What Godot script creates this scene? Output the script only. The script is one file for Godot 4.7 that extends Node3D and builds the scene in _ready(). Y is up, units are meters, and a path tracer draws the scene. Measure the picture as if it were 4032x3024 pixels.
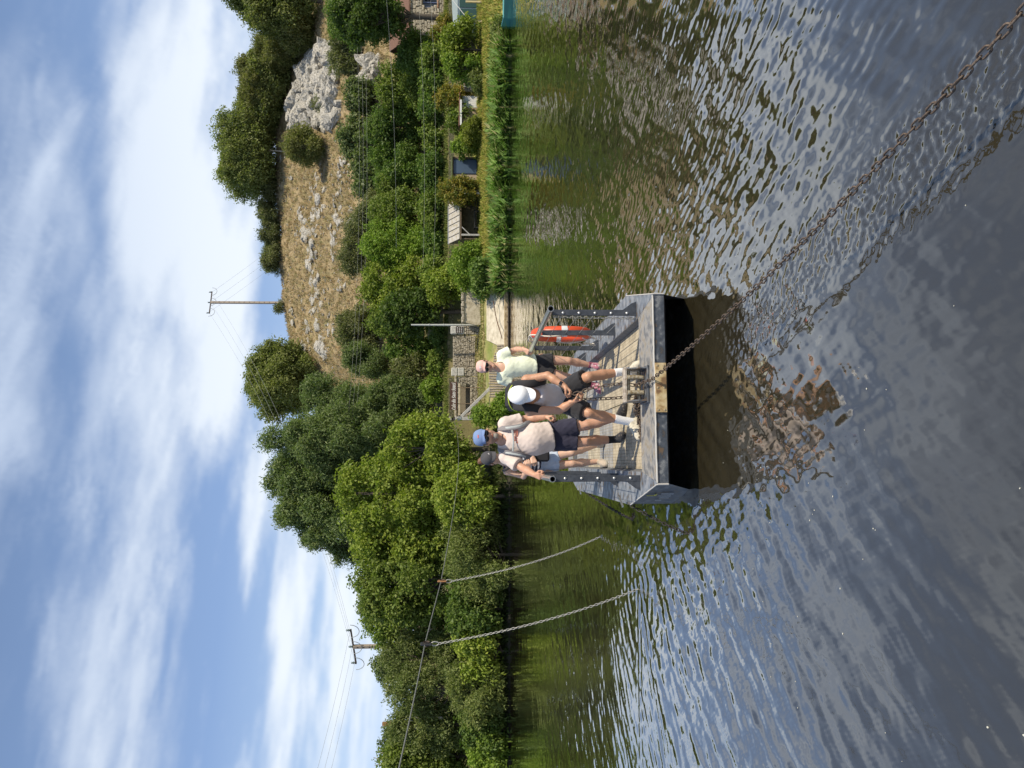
extends Node3D
# A hand-pulled chain ferry on a river. World: y up, water at y = 0, camera over the near bank looking along -z.
# The picture is stored lying on its side, so the camera is rolled a quarter turn.

const DEG := PI / 180.0
var rng := RandomNumberGenerator.new()
var names := {}
var mats := {}
var fbm := FastNoiseLite.new()
var fine := FastNoiseLite.new()


func _ready() -> void:
	rng.seed = 7
	fbm.seed = 11
	fbm.noise_type = FastNoiseLite.TYPE_SIMPLEX_SMOOTH
	fbm.fractal_type = FastNoiseLite.FRACTAL_FBM
	fbm.fractal_octaves = 4
	fbm.frequency = 1.0
	fine.seed = 5
	fine.noise_type = FastNoiseLite.TYPE_SIMPLEX
	fine.fractal_type = FastNoiseLite.FRACTAL_NONE
	fine.frequency = 1.0
	# camera: 26 mm equivalent phone lens, tilted 2.7 degrees down, world up is the left of the picture
	var cam := Camera3D.new()
	cam.name = "camera"
	var th := 2.7 * DEG
	cam.transform = Transform3D(Basis(Vector3(0, -cos(th), sin(th)), Vector3(1, 0, 0), Vector3(0, sin(th), cos(th))), Vector3(0, 2.08, 0))
	cam.fov = 54.88
	cam.near = 0.05
	cam.far = 800.0
	add_child(cam)
	cam.current = true
	# sky, sun and exposure
	var env := Environment.new()
	env.background_mode = Environment.BG_SKY
	env.sky = Sky.new()
	env.sky.sky_material = make_sky()
	env.background_energy_multiplier = 0.95
	env.tonemap_mode = Environment.TONE_MAPPER_LINEAR
	env.tonemap_exposure = 1.25
	env.sdfgi_enabled = true
	env.ssao_enabled = true
	env.ssil_enabled = true
	var we := WorldEnvironment.new()
	we.name = "environment"
	we.environment = env
	add_child(we)
	var sun := DirectionalLight3D.new()
	sun.name = "sun"
	sun.light_energy = 1.45
	sun.light_color = Color(1.0, 0.95, 0.86)
	sun.light_angular_distance = 0.5
	sun.shadow_enabled = true
	sun.sky_mode = DirectionalLight3D.SKY_MODE_LIGHT_ONLY
	add_child(sun)
	var to_sun := Vector3(0.80 * cos(50 * DEG), sin(50 * DEG), 0.60 * cos(50 * DEG))
	sun.look_at_from_position(to_sun * 50.0, Vector3.ZERO, Vector3.UP)
	make_materials()
	make_water()
	make_ground()
	make_rocks()
	make_plants()
	make_far_bank()
	make_power_lines()
	make_ferry()
	make_chains()
	make_people()


# ---------------------------------------------------------------- naming
func numbered(called: String) -> String:
	names[called] = names.get(called, -1) + 1
	return called if names[called] == 0 else "%s_%03d" % [called, names[called]]


func thing(called: String, label: String, category: String, at := Vector3.ZERO, turn := 0.0, group := "") -> Node3D:
	var o := Node3D.new()
	o.name = numbered(called)
	add_child(o)
	o.position = at
	o.rotation.y = turn
	tag(o, label, category, group)
	return o


func tag(o: Node, label: String, category: String, group := "", kind := "") -> void:
	if label != "":
		o.set_meta("label", label)
	if category != "":
		o.set_meta("category", category)
	if group != "":
		o.set_meta("group", group)
	if kind != "":
		o.set_meta("kind", kind)


func put(called: String, mesh: Mesh, m: Material, parent: Node = self, at := Transform3D()) -> MeshInstance3D:
	var o := MeshInstance3D.new()
	o.name = numbered(called) if parent == self else called
	o.mesh = mesh
	o.material_override = m
	o.transform = at
	parent.add_child(o, true)
	return o


func lin(r: float, g: float, b: float) -> Color:
	return Color(r, g, b).linear_to_srgb()


func mat(key: String, r: float, g: float, b: float, rough := 0.7, metal := 0.0) -> StandardMaterial3D:
	if mats.has(key):
		return mats[key]
	var m := StandardMaterial3D.new()
	m.resource_name = key
	m.albedo_color = lin(r, g, b)
	m.roughness = rough
	m.metallic = metal
	mats[key] = m
	return m


# noise between several base colours (linear), laid on in the object's own or in world axes
func nmat(key: String, cols: Array, freq: float, scale: float, rough := 0.8, bump := 0.0, metal := 0.0, world := true, stretch := Vector3.ONE) -> StandardMaterial3D:
	var m := mat(key, 1, 1, 1, rough, metal)
	var n := FastNoiseLite.new()
	n.seed = key.hash() % 1000
	n.noise_type = FastNoiseLite.TYPE_SIMPLEX_SMOOTH
	n.fractal_octaves = 5
	n.fractal_gain = 0.6
	n.frequency = freq
	var t := NoiseTexture2D.new()
	t.width = 384
	t.height = 384
	t.seamless = true
	t.noise = n
	var g := Gradient.new()
	g.offsets = PackedFloat32Array()
	g.colors = PackedColorArray()
	var offs := PackedFloat32Array()
	var cs := PackedColorArray()
	for i in cols.size():
		offs.append(0.22 + 0.56 * i / maxf(1.0, cols.size() - 1.0))
		cs.append(lin(cols[i][0], cols[i][1], cols[i][2]))
	g.offsets = offs
	g.colors = cs
	t.color_ramp = g
	m.albedo_texture = t
	m.uv1_triplanar = true
	m.uv1_world_triplanar = world
	m.uv1_scale = stretch * scale
	if bump > 0.0:
		var h := NoiseTexture2D.new()
		h.width = 384
		h.height = 384
		h.seamless = true
		var n2: FastNoiseLite = n.duplicate()
		n2.seed += 7
		n2.frequency = freq * 1.7
		h.noise = n2
		m.heightmap_enabled = true
		m.heightmap_texture = h
		m.heightmap_scale = bump
	return m


# ---------------------------------------------------------------- mesh builder
class MB:
	var v := PackedVector3Array()
	var n := PackedVector3Array()
	var c := PackedColorArray()
	var i := PackedInt32Array()
	var col := Color.WHITE
	var use_col := false

	func vert(p: Vector3, nn: Vector3) -> int:
		v.append(p)
		n.append(nn)
		if use_col:
			c.append(col)
		return v.size() - 1

	func face(a: int, b: int, d: int) -> void:
		var cr := (v[b] - v[a]).cross(v[d] - v[a])
		if cr.dot(n[a] + n[b] + n[d]) > 0.0:
			i.append_array([a, d, b])
		else:
			i.append_array([a, b, d])

	func tri(a: Vector3, b: Vector3, d: Vector3, out := Vector3.ZERO) -> void:
		var nn := (b - a).cross(d - a).normalized()
		if out != Vector3.ZERO and nn.dot(out) < 0.0:
			nn = -nn
		face(vert(a, nn), vert(b, nn), vert(d, nn))

	func quad(a: Vector3, b: Vector3, d: Vector3, e: Vector3, out := Vector3.ZERO) -> void:
		var nn := (d - a).cross(e - b).normalized()
		if out != Vector3.ZERO and nn.dot(out) < 0.0:
			nn = -nn
		var k := vert(a, nn)
		vert(b, nn)
		vert(d, nn)
		vert(e, nn)
		face(k, k + 1, k + 2)
		face(k, k + 2, k + 3)

	# a box, its edges cut by `ch`
	func box(t: Transform3D, s: Vector3, ch := 0.0) -> void:
		var h := s * 0.5
		if ch <= 0.0:
			for ax in 3:
				for sg in [-1.0, 1.0]:
					var nn := Vector3.ZERO
					nn[ax] = sg
					var u := (ax + 1) % 3
					var w := (ax + 2) % 3
					var q := []
					for st in [[-1, -1], [1, -1], [1, 1], [-1, 1]]:
						var p := Vector3.ZERO
						p[ax] = sg * h[ax]
						p[u] = st[0] * h[u]
						p[w] = st[1] * h[w]
						q.append(t * p)
					quad(q[0], q[1], q[2], q[3], t.basis * nn)
			return
		var corner := func(sx: float, sy: float, sz: float, ax: int) -> Vector3:
			var p := Vector3(sx * (h.x - ch), sy * (h.y - ch), sz * (h.z - ch))
			p[ax] += ch * [sx, sy, sz][ax]
			return t * p
		var mid := t.origin
		for ax in 3:
			var u := (ax + 1) % 3
			var w := (ax + 2) % 3
			for sg in [-1.0, 1.0]:
				var q := []
				for st in [[-1.0, -1.0], [1.0, -1.0], [1.0, 1.0], [-1.0, 1.0]]:
					var s3 := [0.0, 0.0, 0.0]
					s3[ax] = sg
					s3[u] = st[0]
					s3[w] = st[1]
					q.append(corner.call(s3[0], s3[1], s3[2], ax))
				quad(q[0], q[1], q[2], q[3], (q[0] + q[2]) * 0.5 - mid)
			for a in [-1.0, 1.0]:
				for b in [-1.0, 1.0]:
					var q := []
					for e in [[-1.0, u], [1.0, u], [1.0, w], [-1.0, w]]:
						var s3 := [0.0, 0.0, 0.0]
						s3[ax] = e[0]
						s3[u] = a
						s3[w] = b
						q.append(corner.call(s3[0], s3[1], s3[2], e[1]))
					quad(q[0], q[1], q[2], q[3], (q[0] + q[2]) * 0.5 - mid)
		for sx in [-1.0, 1.0]:
			for sy in [-1.0, 1.0]:
				for sz in [-1.0, 1.0]:
					var a: Vector3 = corner.call(sx, sy, sz, 0)
					tri(a, corner.call(sx, sy, sz, 1), corner.call(sx, sy, sz, 2), a - mid)

	# a straight bar with a rectangular section between two points
	func bar(a: Vector3, b: Vector3, w: float, d: float, up := Vector3.UP, ch := 0.0) -> void:
		var y := (b - a).normalized()
		var x := up.cross(y)
		if x.length() < 0.01:
			x = Vector3.RIGHT.cross(y)
		x = x.normalized()
		box(Transform3D(Basis(x, y, x.cross(y)), (a + b) * 0.5), Vector3(w, a.distance_to(b), d), ch)

	# a smooth tube through points; rad: one number or one for each point; flat squeezes it along fdir
	func tube(pts: Array, rad, sides := 8, caps := true, fdir := Vector3.ZERO, flat := 1.0) -> void:
		var rings := []
		var prev := Vector3.ZERO
		for k in pts.size():
			var p: Vector3 = pts[k]
			var dir: Vector3 = (pts[mini(k + 1, pts.size() - 1)] - pts[maxi(k - 1, 0)]).normalized()
			var x := prev
			if k == 0:
				x = fdir if fdir != Vector3.ZERO else (Vector3.UP if absf(dir.y) < 0.9 else Vector3.RIGHT)
			x = (x - dir * x.dot(dir)).normalized()
			prev = x
			var y := dir.cross(x)
			var r: float = rad[k] if rad is Array or rad is PackedFloat32Array else rad
			var ring := []
			for s in sides:
				var a := TAU * s / sides
				ring.append(vert(p + x * cos(a) * r * flat + y * sin(a) * r, (x * cos(a) / flat + y * sin(a)).normalized()))
			rings.append(ring)
		for k in rings.size() - 1:
			for s in sides:
				var t := (s + 1) % sides
				face(rings[k][s], rings[k][t], rings[k + 1][t])
				face(rings[k][s], rings[k + 1][t], rings[k + 1][s])
		if caps:
			for e in [0, pts.size() - 1]:
				var o: Vector3 = pts[e]
				var nn: Vector3 = (o - pts[1 if e == 0 else e - 1]).normalized()
				var m := vert(o, nn)
				var first := v.size()
				for s in sides:
					vert(v[rings[e][s]], nn)
				for s in sides:
					face(m, first + s, first + (s + 1) % sides)

	# a profile of (radius, height) turned round the y axis of t
	func lathe(prof: Array, t := Transform3D(), sides := 16, arc := TAU, start := 0.0) -> void:
		var rows := []
		var m := prof.size()
		for k in m:
			var p: Vector2 = prof[k]
			var d: Vector2 = prof[mini(k + 1, m - 1)] - prof[maxi(k - 1, 0)]
			var nr := Vector2(d.y, -d.x).normalized()
			var row := []
			for s in sides + 1:
				var a := start + arc * s / sides
				row.append(vert(t * Vector3(cos(a) * p.x, p.y, sin(a) * p.x), (t.basis * Vector3(cos(a) * nr.x, nr.y, sin(a) * nr.x)).normalized()))
			rows.append(row)
		for k in m - 1:
			for s in sides:
				face(rows[k][s], rows[k][s + 1], rows[k + 1][s + 1])
				face(rows[k][s], rows[k + 1][s + 1], rows[k + 1][s])

	# a flat polygon (points in order, lying in a plane) given thickness along `by`
	func slab(poly: Array, by: Vector3) -> void:
		var mid := Vector3.ZERO
		for p in poly:
			mid += p
		mid /= poly.size()
		for k in poly.size():
			var a: Vector3 = poly[k]
			var b: Vector3 = poly[(k + 1) % poly.size()]
			tri(mid, a, b, -by)
			tri(mid + by, a + by, b + by, by)
			quad(a, b, b + by, a + by, (a + b) * 0.5 - mid)

	func add(other: MB, t := Transform3D()) -> void:
		var k := v.size()
		for q in other.v.size():
			v.append(t * other.v[q])
			n.append((t.basis * other.n[q]).normalized())
			if use_col:
				c.append(other.c[q] if other.use_col else col)
		var mirrored := t.basis.determinant() < 0.0
		for q in range(0, other.i.size(), 3):
			if mirrored:
				i.append_array([k + other.i[q], k + other.i[q + 2], k + other.i[q + 1]])
			else:
				i.append_array([k + other.i[q], k + other.i[q + 1], k + other.i[q + 2]])

	func mesh() -> ArrayMesh:
		var a := []
		a.resize(Mesh.ARRAY_MAX)
		a[Mesh.ARRAY_VERTEX] = v
		a[Mesh.ARRAY_NORMAL] = n
		if use_col:
			a[Mesh.ARRAY_COLOR] = c
		a[Mesh.ARRAY_INDEX] = i
		var m := ArrayMesh.new()
		m.add_surface_from_arrays(Mesh.PRIMITIVE_TRIANGLES, a)
		return m


func at(p: Vector3) -> Transform3D:
	return Transform3D(Basis(), p)


func turned(p: Vector3, rx := 0.0, ry := 0.0, rz := 0.0) -> Transform3D:
	return Transform3D(Basis.from_euler(Vector3(rx, ry, rz)), p)


func box_mesh(s: Vector3, ch := 0.0) -> ArrayMesh:
	var b := MB.new()
	b.box(Transform3D(), s, ch)
	return b.mesh()


func interp(x: float, xs: Array, ys: Array) -> float:
	if x <= xs[0]:
		return ys[0]
	for k in xs.size() - 1:
		if x < xs[k + 1]:
			return lerpf(ys[k], ys[k + 1], (x - xs[k]) / (xs[k + 1] - xs[k]))
	return ys[-1]


func text_mesh(s: String, size: float, depth: float, font_names: Array, italic := false, weight := 400) -> TextMesh:
	var t := TextMesh.new()
	var f := SystemFont.new()
	f.font_names = PackedStringArray(font_names)
	f.font_italic = italic
	f.font_weight = weight
	t.font = f
	t.text = s
	t.font_size = 64
	t.pixel_size = size / 64.0
	t.depth = depth
	t.curve_step = 2.0
	return t


# ---------------------------------------------------------------- sky: blue air with streaks of high cloud
func make_sky() -> PanoramaSkyMaterial:
	var w := 2048
	var h := 1024
	var img := Image.create(w, h, false, Image.FORMAT_RGBF)
	var n1 := FastNoiseLite.new()
	n1.seed = 21
	n1.noise_type = FastNoiseLite.TYPE_SIMPLEX_SMOOTH
	n1.fractal_octaves = 5
	n1.fractal_gain = 0.52
	n1.frequency = 1.0
	n1.domain_warp_enabled = true
	n1.domain_warp_amplitude = 0.5
	n1.domain_warp_frequency = 0.8
	var n2 := FastNoiseLite.new()
	n2.seed = 4
	n2.noise_type = FastNoiseLite.TYPE_SIMPLEX_SMOOTH
	n2.fractal_octaves = 4
	n2.frequency = 1.0
	# cloud banks seen in the photograph: azimuth, elevation, widths (degrees), weight
	var banks := [[17.0, 21.0, 13.0, 3.6, 0.62], [4.0, 19.0, 10.0, 3.0, 0.6], [-17.0, 14.0, 9.0, 1.7, 0.5], [-17.0, 8.8, 9.0, 2.2, 0.6], [20.0, 28.5, 8.0, 3.0, 0.30], [-21.0, 26.0, 9.0, 2.8, 0.46],
		[-8.0, 22.5, 8.0, 1.4, 0.26], [25.0, 16.0, 6.0, 2.0, 0.2], [12.0, 14.3, 12.0, 1.2, -0.3], [-16.0, 18.0, 10.0, 1.6, -0.34], [2.0, 27.5, 8.0, 1.8, -0.2], [14.0, 25.2, 10.0, 0.9, -0.3], [-22.0, 11.3, 8.0, 0.8, -0.2]]
	var ca := cos(66 * DEG)
	var sa := sin(66 * DEG)
	var els := [-90.0, 0.0, 5.0, 10.0, 18.0, 32.0, 60.0, 90.0]
	var rs := [0.512, 0.561, 0.512, 0.366, 0.189, 0.122, 0.098, 0.091]
	var gs := [0.580, 0.696, 0.650, 0.522, 0.319, 0.209, 0.162, 0.151]
	var bs := [0.726, 0.880, 0.858, 0.759, 0.583, 0.396, 0.319, 0.297]
	for y in h:
		var el := 90.0 - (y + 0.5) * 180.0 / h
		var base := Color(interp(el, els, rs), interp(el, els, gs), interp(el, els, bs))
		if el < 0.0:
			for x in w:
				img.set_pixel(x, y, base)
			continue
		var sy := sin(el * DEG)
		var cy := cos(el * DEG)
		var white := Color(0.77, 0.83, 0.90).lerp(Color(0.55, 0.64, 0.79), smoothstep(16.0, 32.0, el))
		for x in w:
			var az := (x + 0.5) * 360.0 / w
			if az > 180.0:
				az -= 360.0
			var k := 1.0 / (sy + 0.10)
			var px := sin(az * DEG) * cy * k
			var pz := cos(az * DEG) * cy * k
			var along := px * sa + pz * ca
			var across := px * ca - pz * sa
			var a := n1.get_noise_2d(along * 0.42 + 3.1, across * 1.5)
			var b := n2.get_noise_2d(along * 0.9 - 7.0, across * 1.1 + 2.0)
			var d := n1.get_noise_2d(along * 2.2, across * 4.2 + 9.0)
			var bias := 0.0
			for q in banks:
				var da: float = (az - q[0]) / q[2]
				var de: float = (el - q[1] - b * 2.0) / q[3]
				var e2 := da * da + de * de
				if e2 < 9.0:
					bias += q[4] * exp(-e2)
			var e := n2.get_noise_2d(along * 3.4 + 11.0, across * 8.0)
			var cov := 0.08 + 0.92 * smoothstep(-0.22, 0.60, a * 0.60 + b * 0.20 + d * 0.24 + e * 0.11 + bias)
			img.set_pixel(x, y, base.lerp(white, clampf(cov * 0.96, 0.0, 1.0)))
	var m := PanoramaSkyMaterial.new()
	m.panorama = ImageTexture.create_from_image(img)
	return m


func make_materials() -> void:
	var w := mat("river_water", 0.029, 0.025, 0.014, 0.05)
	w.metallic_specular = 0.68
	w.clearcoat_enabled = true
	w.clearcoat = 1.0
	w.clearcoat_roughness = 0.045
	var leaf := mat("leaf", 1, 1, 1, 0.55)
	leaf.vertex_color_use_as_albedo = true
	leaf.metallic_specular = 0.4
	leaf.backlight_enabled = true
	leaf.backlight = lin(0.75, 0.9, 0.4)
	var blade := mat("blade", 1, 1, 1, 0.6)
	blade.vertex_color_use_as_albedo = true
	blade.metallic_specular = 0.35
	blade.backlight_enabled = true
	blade.backlight = lin(0.6, 0.7, 0.35)
	nmat("bark", [[0.05, 0.04, 0.03], [0.13, 0.11, 0.085]], 0.03, 1.0, 0.9, 0.8)
	nmat("limestone", [[0.12, 0.11, 0.085], [0.33, 0.31, 0.265], [0.44, 0.42, 0.375], [0.55, 0.53, 0.49]], 0.02, 0.45, 0.95, 6.0)
	nmat("rubble", [[0.20, 0.175, 0.13], [0.36, 0.32, 0.25], [0.50, 0.46, 0.37]], 0.015, 0.9, 0.9, 1.0)
	nmat("mortar", [[0.20, 0.17, 0.12], [0.33, 0.29, 0.22]], 0.03, 1.0, 0.95, 0.5)
	nmat("concrete", [[0.38, 0.34, 0.26], [0.50, 0.45, 0.35], [0.58, 0.53, 0.43]], 0.008, 0.6, 0.9, 0.3)
	nmat("render_wall", [[0.36, 0.31, 0.22], [0.48, 0.42, 0.31], [0.55, 0.49, 0.38]], 0.01, 0.7, 0.9, 0.5)
	nmat("grey_wood", [[0.26, 0.25, 0.24], [0.42, 0.41, 0.39], [0.55, 0.54, 0.52]], 0.02, 1.5, 0.8, 0.3, 0.0, true, Vector3(3, 0.4, 3))
	nmat("brown_wood", [[0.12, 0.085, 0.055], [0.25, 0.19, 0.13]], 0.02, 1.5, 0.85, 0.3)
	nmat("log_wood", [[0.16, 0.13, 0.10], [0.34, 0.29, 0.22], [0.46, 0.41, 0.33]], 0.02, 2.0, 0.9, 0.5)


# ---------------------------------------------------------------- water
func wave(x: float, z: float) -> float:
	var d := -z
	# how rough the surface is from place to place: calm near the left hull and under the near bank, rippled to the right and further out
	var rough := 0.78 + 0.32 * smoothstep(-4.0, 2.5, x + 0.05 * d) + 0.25 * fine.get_noise_2d(x * 0.13, z * 0.07)
	rough *= 1.0 - 0.55 * smoothstep(6.5, 3.0, d) * smoothstep(1.6, 0.2, x)
	rough *= 1.0 - 0.5 * exp(-(pow((x + 3.5) / 2.5, 2) + pow((d - 13.0) / 5.0, 2)))
	rough *= 1.0 - 0.55 * smoothstep(-3.0, -9.0, x + 0.1 * (d - 20.0)) * smoothstep(18.0, 30.0, d)
	rough *= 1.0 - 0.3 * smoothstep(5.5, 3.0, d)
	rough *= 1.0 - 0.35 * smoothstep(26.0, 44.0, d)
	var h := 0.0
	# trains of ripples with long crests running away from the camera, and shorter cross ripples
	h += 0.0065 * fine.get_noise_2d((x * 0.97 + z * 0.26) * 1.5, (z * 0.97 - x * 0.26) * 0.5)
	h += 0.0036 * fine.get_noise_2d((x * 0.90 + z * 0.44) * 4.3 + 31.0, (z * 0.90 - x * 0.44) * 1.25)
	h += 0.0019 * fine.get_noise_2d((x * 0.95 - z * 0.31) * 8.4 + 7.0, (z * 0.95 + x * 0.31) * 2.8 - 3.0)
	if d < 17.0:
		h += 0.00075 * fine.get_noise_2d((x + z * 0.3) * 17.0 - 5.0, z * 7.0 + 13.0)
	h *= rough
	h += 0.004 * fine.get_noise_2d(x * 0.5 + 50.0, z * 0.4)
	# the strip of fine riffles beside the hauling chain
	var off := x - (1.22 - (d - 2.76) * 0.26) + 0.06 * fine.get_noise_2d(x * 1.1, z * 1.1)
	var band := exp(-pow(off / 0.25, 4)) * smoothstep(7.2, 6.2, d)
	if band > 0.02:
		h += band * 1.5 * (0.0020 * fine.get_noise_2d(x * 17.0, z * 12.0) + 0.0011 * fine.get_noise_2d(x * 36.0 + 4.0, z * 26.0))
	# wakes where the two hanging chains cut the surface
	for e in [Vector2(-2.54, -12.38), Vector2(-2.60, -9.41)]:
		var q := Vector2(x, z) - Vector2(e.x, e.y)
		var l := q.length()
		if l < 5.0 and l > 0.02:
			h += 0.0018 * sin(l * 26.0) * exp(-l * 0.8)
			var back := Vector2(-0.93, 0.36)
			var lg := q.dot(back)
			var sd := absf(q.x * back.y - q.y * back.x)
			if lg > 0.0:
				h += 0.0025 * sin((sd - lg * 0.33) * 30.0) * exp(-pow((sd - lg * 0.33) / 0.22, 2)) * exp(-lg * 0.35)
	return h


func make_water() -> void:
	var cols := 560
	var ds := PackedFloat32Array()
	var d := 0.9
	while d < 48.3:
		ds.append(d)
		d += 0.0042 + 0.0031 * d
	var rows := ds.size()
	var v := PackedVector3Array()
	v.resize(rows * cols)
	for r in rows:
		var half := ds[r] * 0.62 + 3.2
		for c in cols:
			var x := half * (2.0 * c / (cols - 1.0) - 1.0)
			v[r * cols + c] = Vector3(x, wave(x, -ds[r]), -ds[r])
	var n := PackedVector3Array()
	n.resize(rows * cols)
	var idx := PackedInt32Array()
	idx.resize((rows - 1) * (cols - 1) * 6)
	var k := 0
	for r in rows:
		for c in cols:
			var a := v[r * cols + mini(c + 1, cols - 1)] - v[r * cols + maxi(c - 1, 0)]
			var b := v[mini(r + 1, rows - 1) * cols + c] - v[maxi(r - 1, 0) * cols + c]
			n[r * cols + c] = a.cross(b).normalized()
			if r < rows - 1 and c < cols - 1:
				var q := r * cols + c
				idx[k] = q
				idx[k + 1] = q + cols
				idx[k + 2] = q + 1
				idx[k + 3] = q + 1
				idx[k + 4] = q + cols
				idx[k + 5] = q + cols + 1
				k += 6
	var arr := []
	arr.resize(Mesh.ARRAY_MAX)
	arr[Mesh.ARRAY_VERTEX] = v
	arr[Mesh.ARRAY_NORMAL] = n
	arr[Mesh.ARRAY_INDEX] = idx
	var m := ArrayMesh.new()
	m.add_surface_from_arrays(Mesh.PRIMITIVE_TRIANGLES, arr)
	var o := put("river_water", m, mats["river_water"])
	tag(o, "rippled olive river reflecting sky and trees", "river", "", "structure")
	var fm := MultiMesh.new()
	fm.transform_format = MultiMesh.TRANSFORM_3D
	var fb := MB.new()
	fb.slab([Vector3(-1, 0, -0.4), Vector3(0.3, 0, -0.7), Vector3(1, 0, 0.1), Vector3(0.2, 0, 0.8), Vector3(-0.8, 0, 0.5)], Vector3(0, 0.25, 0))
	fm.mesh = fb.mesh()
	fm.instance_count = 60
	for q in 60:
		var fp := Vector3(rng.randf_range(-2.2, 1.4), 0, -rng.randf_range(2.3, 6.2))
		fp.y = wave(fp.x, fp.z) + 0.001
		var fs := rng.randf_range(0.0025, 0.006)
		fm.set_instance_transform(q, Transform3D(Basis(Vector3.UP, rng.randf() * TAU).scaled(Vector3(fs, fs, fs)), fp))
	var fo := MultiMeshInstance3D.new()
	fo.name = numbered("floating_flecks")
	fo.multimesh = fm
	fo.material_override = mat("fleck", 0.55, 0.55, 0.48, 0.8)
	add_child(fo)
	tag(fo, "tiny pale flecks floating on the near water", "flecks", "", "stuff")
	# the river goes on up- and downstream and under the camera
	var wide := MB.new()
	wide.quad(Vector3(-260, -0.1, 14), Vector3(260, -0.1, 14), Vector3(260, -0.1, -49), Vector3(-260, -0.1, -49), Vector3.UP)
	var wm: StandardMaterial3D = mats["river_water"].duplicate()
	wm.resource_name = "river_water_outer"
	var hn := FastNoiseLite.new()
	hn.frequency = 0.02
	hn.fractal_octaves = 3
	var ht := NoiseTexture2D.new()
	ht.width = 512
	ht.height = 512
	ht.seamless = true
	ht.noise = hn
	wm.heightmap_enabled = true
	wm.heightmap_texture = ht
	wm.heightmap_scale = 3.0
	wm.uv1_triplanar = true
	wm.uv1_world_triplanar = true
	wm.uv1_scale = Vector3.ONE * 0.12
	var o2 := put("river_water", wide.mesh(), wm)
	tag(o2, "river running on beyond the picture", "river", "", "structure")


# ---------------------------------------------------------------- ground: far bank, gardens, terrace and the dry hill
func crest(x: float) -> float:
	return interp(x, [-80.0, -40.0, -20.0, -5.0, 5.0, 20.0, 38.0, 50.0, 62.0, 90.0], [10.0, 12.0, 17.0, 26.0, 32.0, 33.5, 34.4, 33.5, 30.0, 28.0])


func ground(x: float, z: float) -> float:
	var d := -z
	if d > 68.0:
		var ease := smoothstep(68.0, 74.0, d)
		return level(x, z) + ease * (0.55 * fbm.get_noise_2d(x * 0.10, d * 0.14) + 0.22 * fine.get_noise_2d(x * 0.6, d * 0.8))
	return level(x, z) + (0.06 * fine.get_noise_2d(x * 0.7, d * 0.7) if d > 48.5 else 0.0)


func level(x: float, z: float) -> float:
	var d := -z
	var y: float
	if d <= 66.0:
		y = interp(d, [40.0, 47.0, 47.6, 48.3, 50.0, 52.0, 57.0, 58.6, 59.4, 66.0], [-1.5, -0.6, -0.05, 0.35, 1.2, 1.45, 2.05, 2.2, 4.4, 5.2])
		if x > 1.9 and x < 6.6 and d < 52.5:
			y = minf(y, interp(d, [40.0, 47.0, 52.0, 53.0], [-1.5, -0.7, 1.2, 2.0]))
		return y
	var t := (d - 66.0) / 54.0
	if t < 1.0:
		return 5.2 + (crest(x) - 5.2) * pow(t, 1.2)
	return crest(x) - (d - 120.0) * 0.05


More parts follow.
